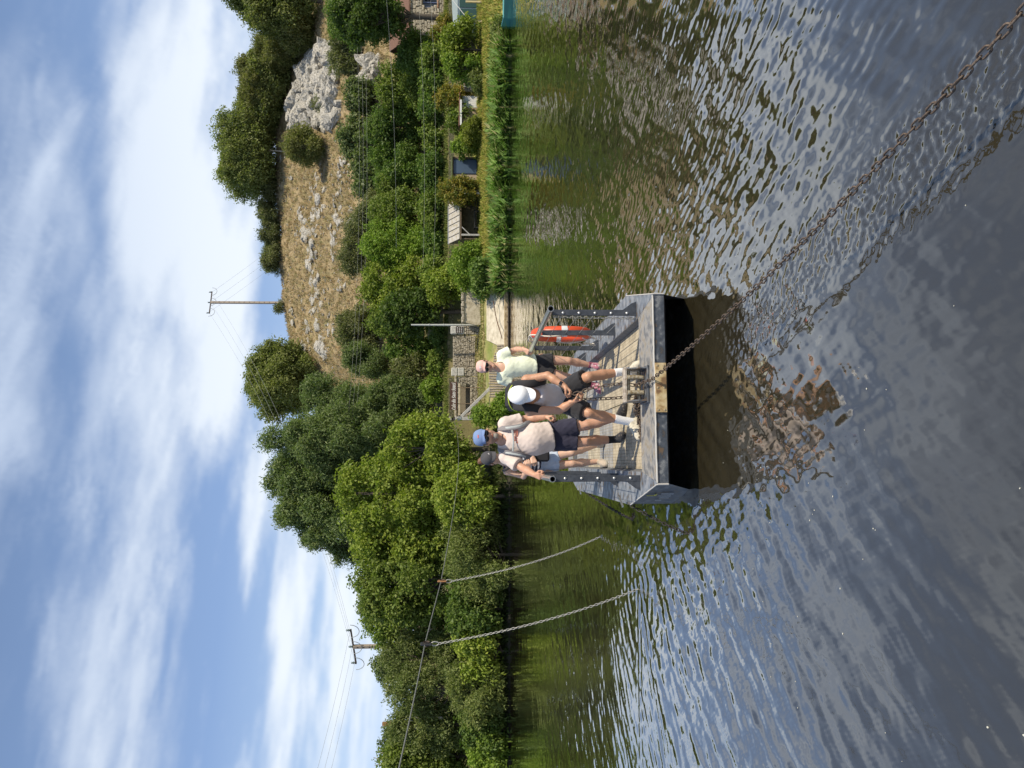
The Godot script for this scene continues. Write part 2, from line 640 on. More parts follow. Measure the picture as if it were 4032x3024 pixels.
func make_ground() -> void:
	var b := MB.new()
	b.use_col = true
	var ds := []
	var d := 46.5
	while d < 140.0:
		ds.append(d)
		d += 0.35 if d < 60.5 else 1.1
	var xs := []
	var x := -110.0
	while x <= 130.0:
		xs.append(x)
		x += 0.5 if x > -6.0 and x < 32.0 else 1.2
	for zz in ds:
		for xx in xs:
			var n1 := fbm.get_noise_2d(xx * 0.22, zz * 0.3)
			var n2 := fine.get_noise_2d(xx * 1.3, zz * 1.3)
			var c: Color
			if zz > 72.0:
				c = Color(0.33, 0.255, 0.145).lerp(Color(0.27, 0.205, 0.11), clampf(0.5 + n1 * 1.2, 0, 1))
				c = c.lerp(Color(0.17, 0.165, 0.06), clampf(n2 * 0.6 + n1 * 0.9 - 0.05, 0, 0.8))
			elif zz > 58.6:
				c = Color(0.10, 0.11, 0.035).lerp(Color(0.18, 0.15, 0.07), clampf(0.5 + n1, 0, 1))
			elif xx > 6.5:
				c = Color(0.20, 0.25, 0.045).lerp(Color(0.34, 0.30, 0.09), clampf(0.35 + n1 * 1.4 + n2 * 0.2, 0, 1))
			elif xx > -3.5:
				c = Color(0.36, 0.29, 0.13).lerp(Color(0.17, 0.21, 0.05), clampf(0.5 + n1 * 1.6 + n2 * 0.3, 0, 1))
				c = c.lerp(Color(0.44, 0.36, 0.24), clampf(n2 - 0.35, 0, 0.6))
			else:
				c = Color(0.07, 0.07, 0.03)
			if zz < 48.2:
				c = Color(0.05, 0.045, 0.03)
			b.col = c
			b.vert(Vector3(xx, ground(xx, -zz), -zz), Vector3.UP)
	var w := xs.size()
	for r in ds.size() - 1:
		for q in w - 1:
			var k := r * w + q
			b.i.append_array([k, k + w, k + 1, k + 1, k + w, k + w + 1])
	for r in ds.size():
		for q in w:
			var a := b.v[r * w + mini(q + 1, w - 1)] - b.v[r * w + maxi(q - 1, 0)]
			var e := b.v[mini(r + 1, ds.size() - 1) * w + q] - b.v[maxi(r - 1, 0) * w + q]
			b.n[r * w + q] = a.cross(e).normalized()
	var m := nmat("ground_cover", [[0.75, 0.75, 0.75], [1.0, 1.0, 1.0], [1.0, 0.98, 0.92]], 0.03, 0.35, 0.95, 2.0)
	m.vertex_color_use_as_albedo = true
	var o := put("hillside", b.mesh(), m)
	tag(o, "grassy far bank rising to a dry straw-coloured hill", "hill", "", "structure")
	# dry grass on the hill, meadow grass and lawn: nobody could count it
	var straw := [Color(0.40, 0.31, 0.18), Color(0.34, 0.25, 0.135), Color(0.44, 0.36, 0.22), Color(0.25, 0.235, 0.105), Color(0.36, 0.255, 0.13), Color(0.38, 0.30, 0.18)]
	grass("dry_grass", "straw-coloured dry grass covering the hill", 38000, func(): return Vector3(rng.randf_range(-6, 74), 0, -rng.randf_range(72, 122)), 0.28, 0.55, straw, 9)
	var mead := [Color(0.30, 0.25, 0.10), Color(0.18, 0.22, 0.05), Color(0.38, 0.32, 0.16), Color(0.22, 0.24, 0.07)]
	grass("meadow_grass", "short dry meadow grass behind the slipway", 6000, func(): return Vector3(rng.randf_range(-3.5, 7.5), 0, -rng.randf_range(51.8, 58.3)), 0.06, 0.14, mead, 9)
	var lawn := [Color(0.30, 0.33, 0.06), Color(0.42, 0.40, 0.10), Color(0.22, 0.29, 0.05), Color(0.48, 0.40, 0.12)]
	grass("garden_grass", "sunlit yellow-green grass between reeds and gardens", 11000, func(): return Vector3(rng.randf_range(6.8, 32.0), 0, -rng.randf_range(48.1, 57.0)), 0.16, 0.34, lawn, 10)
	var reed := [Color(0.13, 0.24, 0.05), Color(0.17, 0.30, 0.065), Color(0.20, 0.33, 0.08), Color(0.09, 0.18, 0.04), Color(0.15, 0.27, 0.07), Color(0.34, 0.34, 0.16)]
	grass("reeds", "dense green reeds along the waterline below the gardens", 6400, func(): return Vector3(rng.randf_range(6.3, 22.0), 0, -rng.randf_range(47.25, 49.4)), 0.7, 1.3, reed, 9)
	var tip := [Color(0.05, 0.08, 0.02), Color(0.08, 0.11, 0.03)]
	grass("bank_weeds", "dark weeds along the foot of the tree-lined bank", 1500, func(): return Vector3(rng.randf_range(-30, -3.0), 0, -rng.randf_range(47.7, 49.5)), 0.2, 0.5, tip, 8)
	var terrace := [Color(0.16, 0.20, 0.05), Color(0.22, 0.25, 0.06), Color(0.11, 0.14, 0.035)]
	grass("terrace_grass", "green grass along the top edge of the terrace", 3800, func(): return Vector3(rng.randf_range(-3.0, 34.0), 0, -rng.randf_range(59.3, 61.5)), 0.18, 0.4, terrace, 8)


func tuft_mesh(blades: int, sd: int, lean: float) -> ArrayMesh:
	var r := RandomNumberGenerator.new()
	r.seed = sd
	var b := MB.new()
	for k in blades:
		var a := r.randf() * TAU
		var root := Vector3(cos(a), 0, sin(a)) * r.randf() * 0.22
		var dir := Vector3(cos(a + r.randf_range(-1, 1)), 0, sin(a + r.randf_range(-1, 1)))
		var side := dir.cross(Vector3.UP) * r.randf_range(0.022, 0.04)
		var hgt := r.randf_range(0.65, 1.0)
		var l := lean * r.randf_range(0.3, 1.2)
		var mid := root + dir * l * 0.3 + Vector3.UP * hgt * 0.6
		var tip := root + dir * l + Vector3.UP * hgt * (1.0 - 0.25 * l)
		var nn := (dir + Vector3.UP * 0.7).normalized()
		var q := b.vert(root - side, nn)
		b.vert(root + side, nn)
		b.vert(mid + side, nn)
		b.vert(mid - side, nn)
		b.vert(tip, nn)
		b.face(q, q + 1, q + 2)
		b.face(q, q + 2, q + 3)
		b.face(q + 3, q + 2, q + 4)
	return b.mesh()


func grass(called: String, label: String, count: int, spot: Callable, lo: float, hi: float, cols: Array, blades: int) -> void:
	var mm := MultiMesh.new()
	mm.transform_format = MultiMesh.TRANSFORM_3D
	mm.use_colors = true
	mm.mesh = tuft_mesh(blades, called.hash() % 999, 0.9 if called == "reeds" else 0.5)
	var list := []
	for k in count:
		var p: Vector3 = spot.call()
		p.y = ground(p.x, p.z)
		if called == "reeds":
			p.y = minf(p.y, 0.3) - 0.1
			if fine.get_noise_2d(p.x * 0.9, p.z * 1.4) > 0.45:
				continue
		if called == "meadow_grass" and p.x > 1.8 and p.x < 6.7 and p.z > -52.6:
			continue
		list.append(p)
	mm.instance_count = list.size()
	for k in list.size():
		var p: Vector3 = list[k]
		var s := rng.randf_range(lo, hi)
		if called == "reeds":
			s *= 1.0 + 0.3 * fine.get_noise_2d(p.x * 0.6 + 4.0, p.z)
		mm.set_instance_transform(k, Transform3D(Basis.from_euler(Vector3(rng.randf_range(-0.22, 0.22), rng.randf() * TAU, rng.randf_range(-0.22, 0.22))).scaled(Vector3(s * rng.randf_range(0.8, 1.5), s, s * rng.randf_range(0.8, 1.5))), p))
		var c: Color = cols[rng.randi() % cols.size()]
		mm.set_instance_color(k, c * rng.randf_range(0.8, 1.15))
	var o := MultiMeshInstance3D.new()
	o.name = numbered(called)
	o.multimesh = mm
	o.material_override = mats["blade"]
	add_child(o)
	tag(o, label, "grass" if called != "reeds" else "reeds", "", "stuff")


# ---------------------------------------------------------------- rocks
func rock_mesh(sd: int, jag: float) -> ArrayMesh:
	# a boulder: a sphere of facets pushed in and out by noise, split along a few flat planes
	var r := RandomNumberGenerator.new()
	r.seed = sd
	var planes := []
	for k in 9:
		planes.append([Vector3(r.randfn(), r.randfn(), r.randfn()).normalized(), r.randf_range(0.55, 0.85)])
	var nu := 14
	var nv := 9
	var pts := []
	for a in nv + 1:
		for b in nu:
			var t := PI * a / nv
			var f := TAU * b / nu
			var q := Vector3(sin(t) * cos(f), cos(t), sin(t) * sin(f))
			var l := 1.0 + jag * fine.get_noise_3d(q.x * 1.7 + sd, q.y * 1.7, q.z * 1.7) + jag * 0.5 * fine.get_noise_3d(q.x * 4.0, q.y * 4.0 + sd, q.z * 4.0)
			for p in planes:
				var c: float = q.dot(p[0])
				if c > 0.05:
					l = minf(l, p[1] / c)
			pts.append(q * l)
	var m := MB.new()
	for a in nv:
		for b in nu:
			var p0: Vector3 = pts[a * nu + b]
			var p1: Vector3 = pts[a * nu + (b + 1) % nu]
			var p2: Vector3 = pts[(a + 1) * nu + (b + 1) % nu]
			var p3: Vector3 = pts[(a + 1) * nu + b]
			if a > 0:
				m.tri(p0, p1, p2, p0 + p1 + p2)
			if a < nv - 1:
				m.tri(p0, p2, p3, p0 + p2 + p3)
	return m.mesh()


var boulders := []


func make_rocks() -> void:
	for k in 6:
		boulders.append(rock_mesh(40 + k, 0.35))
	var lime: Material = mats["limestone"]
	var cliff := thing("limestone_cliff", "broad craggy white limestone cliff near the top of the dry hill", "cliff", Vector3(40.5, ground(40.5, -103), -103))
	var spots := [[38.1, -102.8], [34.8, -99.5], [42.7, -97.5], [45.2, -107.0], [40.7, -104.8], [38.7, -110.2], [43.5, -100.5], [45.2, -103.8], [39.4, -104.5], [35.2, -101.5], [40.7, -97.5], [42.4, -110.2], [45.7, -110.0], [39.4, -99.0], [43.7, -110.0], [45.1, -101.8], [36.1, -100.2], [41.4, -112.5], [38.4, -104.8], [42.3, -114.8], [36.2, -103.0], [43.7, -105.0], [37.3, -103.2], [43.2, -107.0], [40.7, -113.5], [39.6, -108.5], [37.5, -99.8], [40.6, -108.5], [39.6, -102.2], [42.0, -111.2], [36.8, -97.8], [38.6, -99.5], [41.4, -102.2], [40.5, -106.8], [43.8, -104.0], [42.3, -100.0], [41.3, -103.5], [37.4, -106.2], [38.2, -97.5], [41.6, -107.2], [38.6, -101.0], [42.2, -98.5], [39.7, -110.0], [44.0, -99.5], [44.8, -107.8], [39.6, -96.5], [46.1, -106.0], [42.5, -103.2], [44.3, -108.8], [38.6, -106.5], [35.2, -96.5], [38.9, -97.0], [46.3, -108.8], [41.3, -99.5], [35.2, -98.8], [42.5, -107.5], [39.5, -106.5], [40.5, -96.0]]
	for s in spots:
		for q in 3:
			var sz := rng.randf_range(0.55, 1.5) if q > 0 else rng.randf_range(1.2, 1.9)
			var dx := rng.randfn() * 0.7 if q > 0 else 0.0
			rock_part(cliff, s[0] + dx, s[1] + dx * 0.5, Vector3(sz * 1.2, sz * rng.randf_range(0.6, 0.95), sz * 0.8), lime)
	var low := thing("limestone_cliff", "smaller pale rock face in the scrub below the white cliff", "cliff", Vector3(35.5, ground(35.5, -85.5), -85.5))
	for s in [[34.8, -86.8], [35.9, -84.5], [34.4, -84.2], [35.2, -86.2], [36.8, -86.8], [35.0, -84.0], [37.8, -87.2], [36.5, -84.0], [36.7, -85.2], [35.6, -87.8], [34.2, -86.8], [36.1, -87.2], [33.8, -85.5], [33.7, -84.5]]:
		var sz := rng.randf_range(0.8, 1.35)
		rock_part(low, s[0], s[1], Vector3(sz, sz, sz * 0.8), lime)
	var outs := [[28.2, -105.0, 1.04], [27.5, -107.8, 0.89], [25.7, -96.5, 0.80], [24.0, -98.2, 0.98], [24.2, -104.5, 1.56], [24.0, -110.0, 1.28], [22.1, -108.8, 1.44], [21.6, -105.2, 0.87], [20.8, -98.2, 1.30], [19.2, -100.2, 1.00], [18.7, -107.8, 1.96], [17.1, -100.0, 0.83], [16.8, -107.8, 0.71], [13.7, -106.0, 1.58], [13.0, -97.8, 0.97], [11.3, -109.2, 1.09], [10.7, -105.2, 1.05], [10.7, -117.0, 0.97], [8.0, -111.0, 1.10], [7.7, -103.5, 1.03], [5.6, -106.2, 1.76], [5.4, -113.5, 1.32], [9.7, -89.5, 1.19], [5.1, -88.5, 1.47], [19.9, -93.2, 1.24], [31.6, -114.2, 0.57], [35.6, -117.8, 0.78], [28.2, -95.5, 1.11], [25.7, -112.0, 0.74], [21.8, -113.0, 0.75], [12.4, -113.0, 0.65]]
	var told := {10: "largest white outcrop in the middle of the dry slope", 20: "wide white outcrop on the slope end nearest the lone round oak", 13: "long white outcrop straight below the hilltop utility pole", 4: "white outcrop on the slope between the largest outcrop and the cliff",
		23: "white outcrop low on the slope nearest the tall ash trees", 6: "white outcrop just beside the largest outcrop on the cliff side", 21: "high white outcrop close to the lone round oak", 8: "white outcrop at the lower slope edge above the wide scrub", 5: "upper white outcrop below the crest scrub", 24: "lowest white rock patch beside the wide grey-green scrub"}
	for ix in outs.size():
		var s: Array = outs[ix]
		var g := thing("limestone_outcrop", told.get(ix, "small low limestone outcrop breaking through the dry grass"), "rock", Vector3(s[0], ground(s[0], s[1]), s[1]), 0.0, "limestone outcrops scattered over the dry slope")
		var n := 4 + int(s[2] * 4.0)
		for k in n:
			var sz: float = s[2] * rng.randf_range(0.24, 0.58)
			rock_part(g, s[0] + rng.randfn() * s[2] * 0.62, s[1] + rng.randfn() * s[2] * 0.7, Vector3(sz * 1.35, sz * 0.42, sz * 1.1), lime)
	# loose small stones: too many and too small to tell apart
	var mm := MultiMesh.new()
	mm.transform_format = MultiMesh.TRANSFORM_3D
	mm.mesh = boulders[2]
	var places := []
	for k in 800:
		var o: Array = outs[rng.randi() % outs.size()]
		var p := Vector3(o[0] + rng.randfn() * 3.0, 0, o[1] + rng.randfn() * 3.5)
		p.y = ground(p.x, p.z) + 0.1
		places.append(p)
	mm.instance_count = places.size()
	for k in places.size():
		var s := rng.randf_range(0.06, 0.2)
		mm.set_instance_transform(k, Transform3D(Basis.from_euler(Vector3(rng.randf() * 6, rng.randf() * 6, 0)).scaled(Vector3(s, s * 0.7, s)), places[k]))
	var o := MultiMeshInstance3D.new()
	o.name = numbered("loose_stones")
	o.multimesh = mm
	o.material_override = lime
	add_child(o)
	tag(o, "loose white stones strewn over the dry slope", "stones", "", "stuff")


func rock_part(g: Node3D, x: float, z: float, s: Vector3, m: Material) -> void:
	var y := ground(x, z) + s.y * 0.12
	put("rock", boulders[rng.randi() % boulders.size()], m, g, Transform3D(Basis(Vector3.RIGHT, 0.5) * Basis.from_euler(Vector3(rng.randf_range(-0.35, 0.35), rng.randf() * TAU, rng.randf_range(-0.3, 0.3))) * Basis.from_scale(s), Vector3(x, y, z) - g.position))


# ---------------------------------------------------------------- trees and bushes
func clump_mesh(sd: int, leaves: int, ll: float, lw: float) -> ArrayMesh:
	var r := RandomNumberGenerator.new()
	r.seed = sd
	var b := MB.new()
	for k in leaves:
		var dir := Vector3(r.randfn(), r.randfn() * 0.8, r.randfn()).normalized()
		var p := dir * pow(r.randf(), 0.5)
		var nn := (dir * 0.6 + Vector3(r.randfn(), r.randfn() + 0.9, r.randfn()) * 0.55).normalized()
		var along := nn.cross(Vector3(r.randfn(), r.randfn(), r.randfn())).normalized()
		var side := nn.cross(along)
		var l := ll * r.randf_range(0.7, 1.25)
		var w := lw * r.randf_range(0.7, 1.2)
		var q := b.vert(p, nn)
		b.vert(p + along * l * 0.5 + side * w * 0.5 + nn * w * 0.15, nn)
		b.vert(p + along * l - nn * l * 0.12, nn)
		b.vert(p + along * l * 0.5 - side * w * 0.5 + nn * w * 0.15, nn)
		b.face(q, q + 1, q + 2)
		b.face(q, q + 2, q + 3)
	return b.mesh()


var clumps := {}
# base colours of the foliage of each kind (linear), clump size, crown base as share of the height, density, leaf style
var kinds := {
	"alder": [Color(0.227, 0.301, 0.044), Color(0.307, 0.360, 0.061), Color(0.153, 0.223, 0.037), 0.40, 0.10, 1.0, "broad"],
	"alder2": [Color(0.172, 0.246, 0.044), Color(0.252, 0.312, 0.070), Color(0.121, 0.179, 0.036), 0.38, 0.10, 1.0, "broad"],
	"bright": [Color(0.192, 0.301, 0.041), Color(0.260, 0.352, 0.055), Color(0.139, 0.226, 0.034), 0.30, 0.04, 1.0, "broad"],
	"willow": [Color(0.176, 0.223, 0.074), Color(0.242, 0.278, 0.098), Color(0.121, 0.167, 0.054), 0.34, 0.08, 0.85, "narrow"],
	"sallow": [Color(0.208, 0.260, 0.081), Color(0.269, 0.304, 0.098), Color(0.148, 0.199, 0.053), 0.32, 0.02, 1.0, "narrow"],
	"darkbush": [Color(0.117, 0.195, 0.042), Color(0.186, 0.260, 0.056), Color(0.081, 0.141, 0.033), 0.36, 0.05, 1.0, "broad"],
	"ash": [Color(0.145, 0.205, 0.075), Color(0.214, 0.262, 0.105), Color(0.106, 0.151, 0.057), 0.44, 0.12, 1.45, "narrow"],
	"far": [Color(0.145, 0.196, 0.075), Color(0.188, 0.230, 0.093), Color(0.120, 0.162, 0.061), 0.55, 0.04, 1.0, "broad"],
	"oak": [Color(0.194, 0.225, 0.069), Color(0.253, 0.277, 0.086), Color(0.127, 0.160, 0.051), 0.60, 0.10, 1.25, "broad"],
	"oak2": [Color(0.186, 0.206, 0.064), Color(0.245, 0.236, 0.085), Color(0.122, 0.147, 0.047), 0.55, 0.08, 1.2, "narrow"],
	"scrub": [Color(0.174, 0.195, 0.082), Color(0.234, 0.240, 0.110), Color(0.122, 0.148, 0.057), 0.50, 0.0, 0.9, "narrow"],
	"autumn": [Color(0.186, 0.217, 0.040), Color(0.357, 0.264, 0.046), Color(0.132, 0.163, 0.031), 0.26, 0.06, 1.0, "broad"],
	"tallbroad": [Color(0.080, 0.135, 0.026), Color(0.120, 0.175, 0.036), Color(0.055, 0.095, 0.022), 0.40, 0.30, 1.1, "broad"],
	"hedge": [Color(0.232, 0.256, 0.039), Color(0.186, 0.217, 0.034), Color(0.124, 0.155, 0.028), 0.22, 0.0, 1.3, "broad"],
}


func make_plants() -> void:
	clumps["broad"] = [clump_mesh(1, 12, 0.64, 0.42), clump_mesh(2, 12, 0.64, 0.42)]
	clumps["narrow"] = [clump_mesh(3, 18, 0.66, 0.24), clump_mesh(4, 18, 0.66, 0.24)]
	var list := [
		["riverside_tree", -4.50, -50.40, 7.33, 2.60, "alder", "bright green leafy tree on the bank beside the grey mooring post"],
		["riverside_tree", -7.80, -52.50, 10.71, 2.97, "alder", "tallest yellow-green bank tree standing in front of the dark ash trees"],
		["riverside_tree", -11.04, -53.00, 9.64, 2.91, "alder", "full yellow-green bank tree directly behind the rust-brown pulley of the cable"],
		["riverside_tree", -13.75, -52.00, 9.36, 3.04, "alder2", "wide green bank tree seen between the two hanging chains"],
		["riverside_tree", -17.23, -54.00, 8.96, 2.41, "alder2", "green bank tree between the utility pole and the nearest wide bank tree"],
		["riverside_tree", -19.45, -52.50, 7.66, 2.25, "willow", "twiggy grey-green tree directly below the utility pole crossarm"],
		["riverside_tree", -20.91, -50.60, 7.33, 2.00, "willow", "grey-green bank tree with bare twigs between utility pole and rusty broken pole"],
		["riverside_tree", -23.52, -51.20, 7.12, 1.93, "willow", "straggly bank tree around the rusty broken pole"],
		["riverside_tree", -26.39, -52.60, 7.66, 2.35, "alder2", "green bank tree at the picture edge beyond the rusty broken pole"],
		["riverside_tree", -28.47, -51.50, 7.86, 2.48, "alder2", "bank tree cut off by the picture edge beyond the broken pole"],
		["waterside_bush", -11.03, -48.30, 4.10, 2.74, "sallow", "pale olive bush leaning over the water below the rusty pulley"],
		["waterside_bush", -7.26, -48.60, 4.55, 2.50, "alder", "bright leafy bush at the waterline behind the grey-capped woman"],
		["waterside_bush", -14.68, -48.90, 3.75, 2.18, "darkbush", "dark green bush at the waterline between the two hanging chains"],
		["waterside_bush", -17.30, -48.50, 3.52, 1.83, "alder", "bush with yellowing leaves at the waterline behind the outer hanging chain"],
		["waterside_bush", -19.99, -48.60, 3.88, 2.00, "sallow", "grey-green bush hanging low over the water outside the two chains"],
		["waterside_bush", -22.33, -48.40, 3.15, 1.66, "darkbush", "small dark bush at the waterline under the rusty broken pole"],
		["waterside_bush", -24.28, -48.30, 2.70, 1.66, "bright", "bright green bush at the waterline where the bank meets the picture edge"],
		["waterside_bush", -2.03, -48.50, 2.44, 1.00, "bright", "small leafy bush hiding the foot of the mooring post"],
		["waterside_bush", -1.18, -47.90, 1.20, 0.74, "bright", "low trailing bush at the waterline below the log palisade"],
		["ash_tree", -4.59, -64.00, 15.69, 2.97, "ash", "tall dark ash tree of the tall group standing nearest the dry hill"],
		["ash_tree", -8.42, -66.00, 15.55, 3.06, "ash", "tall dark ash tree with a sky gap in its crown, second from the hill"],
		["ash_tree", -11.27, -65.00, 14.61, 2.57, "ash", "tall dark ash tree, third from the hill"],
		["ash_tree", -13.92, -66.00, 12.50, 1.93, "ash", "drooping ash tree at the outer end of the tall group"],
		["ash_tree", -2.00, -72.00, 12.25, 2.60, "ash", "dark green tree below the round hilltop oak"],
		["shaded_tree", -1.39, -66.00, 6.73, 2.15, "ash", "dark shaded tree behind the Cale du Sans Souci sign"],
		["distant_tree", -23.15, -78.00, 8.06, 2.28, "far", "distant grey-green tree showing above the bank beside the ash trees"],
		["distant_tree", -30.32, -80.00, 6.34, 2.20, "far", "distant grey-green tree showing above the bank near the utility pole"],
		["distant_tree", -38.78, -80.00, 6.36, 2.20, "far", "distant grey-green tree above the bank at the picture edge"],
		["hilltop_oak", 1.06, -112.00, 10.75, 4.92, "oak", "round dark oak standing alone on the end of the dry hill"],
		["hilltop_oak", 35.47, -119.00, 8.85, 5.72, "oak", "largest olive-green oak on the crest of the hill"],
		["hilltop_oak", 42.14, -119.00, 6.54, 3.88, "oak", "olive oak with bare twigs between the largest oak and the cliff"],
		["hilltop_oak", 46.18, -116.00, 7.39, 3.98, "oak2", "brownish oak above the white limestone cliff"],
		["hilltop_oak", 49.81, -113.00, 6.11, 3.30, "oak2", "open-branched oak at the far upper corner of the limestone cliff"],
		["hilltop_oak", 53.32, -104.00, 13.18, 3.93, "oak", "dark oak cut off by the picture edge above a dry grass patch"],
		["hilltop_oak", 50.03, -106.00, 4.78, 3.09, "oak2", "low spreading oak between the cliff and the dry grass patch"],
		["hilltop_oak", 38.75, -118.50, 6.65, 3.66, "oak2", "ragged oak leaning against the cliff side of the largest crest oak"],
		["hilltop_oak", 44.03, -117.00, 5.37, 3.21, "oak", "low oak filling the crest between the twiggy oak and the brownish oak"],
		["hilltop_oak", 48.14, -114.50, 5.89, 3.34, "oak", "low dark oak directly over the upper edge of the cliff"],
		["hilltop_oak", 50.37, -110.00, 6.06, 3.02, "oak2", "ragged oak between the open-branched oak and the picture edge"],
		["hilltop_oak", 52.09, -107.00, 6.66, 2.57, "oak2", "thin oak just beside the oak cut off by the picture edge"],
		["hilltop_scrub", 30.78, -120.00, 2.26, 2.06, "scrub", "low scrub tucked under the largest crest oak"],
		["hilltop_scrub", 27.73, -120.00, 3.42, 2.27, "scrub", "grey twiggy scrub on the crest next to the largest oak"],
		["hilltop_scrub", 24.28, -120.00, 3.19, 2.47, "scrub", "middle scrub bush on the hill crest"],
		["hilltop_scrub", 20.22, -120.00, 2.79, 2.47, "scrub", "low green scrub of the crest row nearest the hilltop pole"],
		["hilltop_scrub", 12.31, -120.00, 1.57, 1.07, "scrub", "tiny green tuft bush at the foot of the hilltop utility pole"],
		["hillside_bush", 32.10, -101.00, 6.06, 2.60, "oak2", "dark bush high on the dry slope beside the limestone cliff"],
		["hillside_bush", 15.62, -87.00, 3.67, 3.29, "scrub", "wide grey-green scrub at the lower edge of the dry slope"],
		["hillside_bush", 6.08, -86.00, 4.87, 2.81, "scrub", "dark scrub low on the slope straight below the hilltop pole"],
		["hillside_bush", 23.38, -84.00, 3.79, 2.60, "far", "soft green bush at the foot of the slope next to the cliff"],
		["hillside_bush", 27.65, -84.00, 5.00, 2.16, "far", "soft green bush directly below the limestone cliff"],
		["hillside_bush", 32.25, -84.00, 3.39, 2.31, "far", "soft green bush below the outer end of the cliff"],
		["hillside_bush", 40.00, -90.00, 4.01, 2.63, "scrub", "pale green scrub on the outer side of the limestone cliff"],
		["hillside_bush", 2.39, -80.00, 6.15, 1.92, "ash", "dark bush at the foot of the slope beside the ash trees"],
		["hillside_bush", 18.92, -82.00, 3.83, 1.97, "scrub", "small scrub patch under the middle of the dry slope"],
		["foothill_tree", 8.49, -66.00, 7.51, 2.61, "alder", "bright green tree behind the smooth retaining wall"],
		["foothill_tree", 12.34, -68.00, 7.04, 2.80, "bright", "bright green tree above the corrugated roof shelter"],
		["foothill_tree", 16.29, -69.00, 6.27, 2.72, "alder2", "green tree behind the end of the shelter nearest the hut"],
		["foothill_tree", 20.47, -70.00, 5.56, 2.76, "darkbush", "dark green tree above the blue-doored hut"],
		["foothill_tree", 24.27, -70.00, 6.26, 2.76, "darkbush", "dark green tree behind the white shed"],
		["foothill_tree", 27.07, -68.00, 5.53, 2.45, "alder2", "green tree above the timber pergola"],
		["foothill_tree", 28.57, -65.00, 4.06, 2.12, "darkbush", "dark green tree beside the shaded house"],
		["foothill_tree", 36.42, -74.00, 8.65, 2.92, "darkbush", "large dark tree rising above the shaded house"],
		["foothill_tree", 6.00, -67.00, 6.63, 2.19, "alder2", "green tree behind the plain grey lamp post"],
		["foothill_tree", 3.43, -68.00, 4.89, 1.87, "darkbush", "shaded tree above the dark dry-stone wall"],
		["foothill_bush", 1.10, -67.00, 4.61, 1.73, "scrub", "brownish bush on the slope above the blank gate pillar"],
		["foothill_bush", -0.47, -62.00, 2.10, 1.17, "bright", "bright green bush above the brown sign"],
		["foothill_bush", 1.87, -62.00, 1.57, 1.06, "alder2", "leafy bush overhanging the blank gate pillar"],
		["foothill_tree", 5.78, -58.90, 6.85, 1.92, "tallbroad", "dark overhanging tree behind the lettered gate pillar"],
		["foothill_bush", 7.79, -58.00, 4.27, 1.69, "alder", "bright tree hanging over the end of the smooth wall"],
		["garden_bush", 8.75, -54.00, 2.40, 1.64, "bright", "glossy green bush hiding one end of the shelter"],
		["garden_bush", 7.48, -51.00, 1.26, 1.45, "darkbush", "dark bush behind the reeds beside the slipway"],
		["garden_bush", 14.17, -54.50, 3.29, 1.19, "autumn", "fruit tree with yellow-orange leaves between shelter and blue-doored hut"],
		["garden_bush", 17.73, -55.50, 2.37, 0.76, "bright", "bright green climber against the blue-doored hut"],
		["garden_bush", 18.30, -53.50, 1.62, 1.00, "hedge", "clipped olive hedge in front of the white shed"],
		["garden_bush", 18.05, -55.00, 1.94, 1.00, "alder", "leafy bush between the hedge and the blue-doored hut"],
		["garden_bush", 21.99, -57.00, 3.51, 1.15, "autumn", "bush with reddish tips behind the white shed"],
		["garden_tree", 24.35, -54.00, 3.23, 1.86, "alder", "broad fruit tree beside the greenhouse"],
		["garden_tree", 22.76, -53.50, 2.99, 1.19, "bright", "bright fruit tree above the timber pergola"],
		["garden_bush", 28.11, -59.00, 2.58, 1.08, "autumn", "yellow-tipped bush below the shaded house"],
		["garden_bush", 22.72, -48.20, 0.77, 1.17, "sallow", "leafy bush at the waterline next to the teal boat"],
		["terrace_bush", 3.93, -61.20, 1.41, 0.95, "darkbush", "dark bush on the terrace edge between the two gate pillars"],
		["terrace_bush", 9.42, -61.50, 2.23, 1.48, "alder2", "leafy bush on the terrace behind the end of the smooth wall"],
		["terrace_bush", 11.79, -61.80, 2.00, 1.38, "darkbush", "dark bush on the terrace directly behind the corrugated roof"],
		["terrace_bush", 14.04, -61.50, 2.44, 1.48, "alder2", "green bush on the terrace behind the shelter end"],
		["terrace_bush", 16.43, -61.80, 2.21, 1.38, "darkbush", "dark bush on the terrace behind the yellow-orange fruit tree"],
		["terrace_bush", 18.45, -61.50, 2.44, 1.37, "darkbush", "dark bush on the terrace behind the blue-doored hut"],
		["terrace_bush", 20.66, -61.80, 2.21, 1.38, "alder2", "green bush on the terrace behind the clipped hedge"],
		["terrace_bush", 22.65, -61.50, 2.44, 1.37, "darkbush", "dark bush on the terrace behind the white shed"],
		["terrace_bush", 24.88, -61.80, 2.21, 1.38, "darkbush", "dark bush on the terrace behind the timber frame"],
		["terrace_bush", 26.86, -61.50, 2.44, 1.27, "alder2", "green bush on the terrace behind the fruit trees"],
		["tall_tree", 30.51, -61.80, 9.74, 2.23, "tallbroad", "tall dark tree standing in front of the shaded house"],
		["cliff_bush", 37.45, -100.50, 2.37, 0.97, "scrub", "small bush growing in a crack of the white cliff"],
		["cliff_bush", 40.27, -96.50, 1.31, 0.99, "scrub", "small bush at the foot of the white cliff"],
		["cliff_bush", 39.63, -90.50, 2.60, 1.40, "far", "rounded green bush between the white cliff and the lower rock face"],
		["garden_bush", 21.85, -53.20, 1.01, 0.86, "sallow", "grassy pale bush before the timber frame"],
		["garden_bush", 20.45, -57.00, 2.44, 1.15, "alder2", "green bush behind the clipped hedge"],
	]
	for p in list:
		plant(p[0], p[1], p[2], p[3], p[4], p[5], p[6])
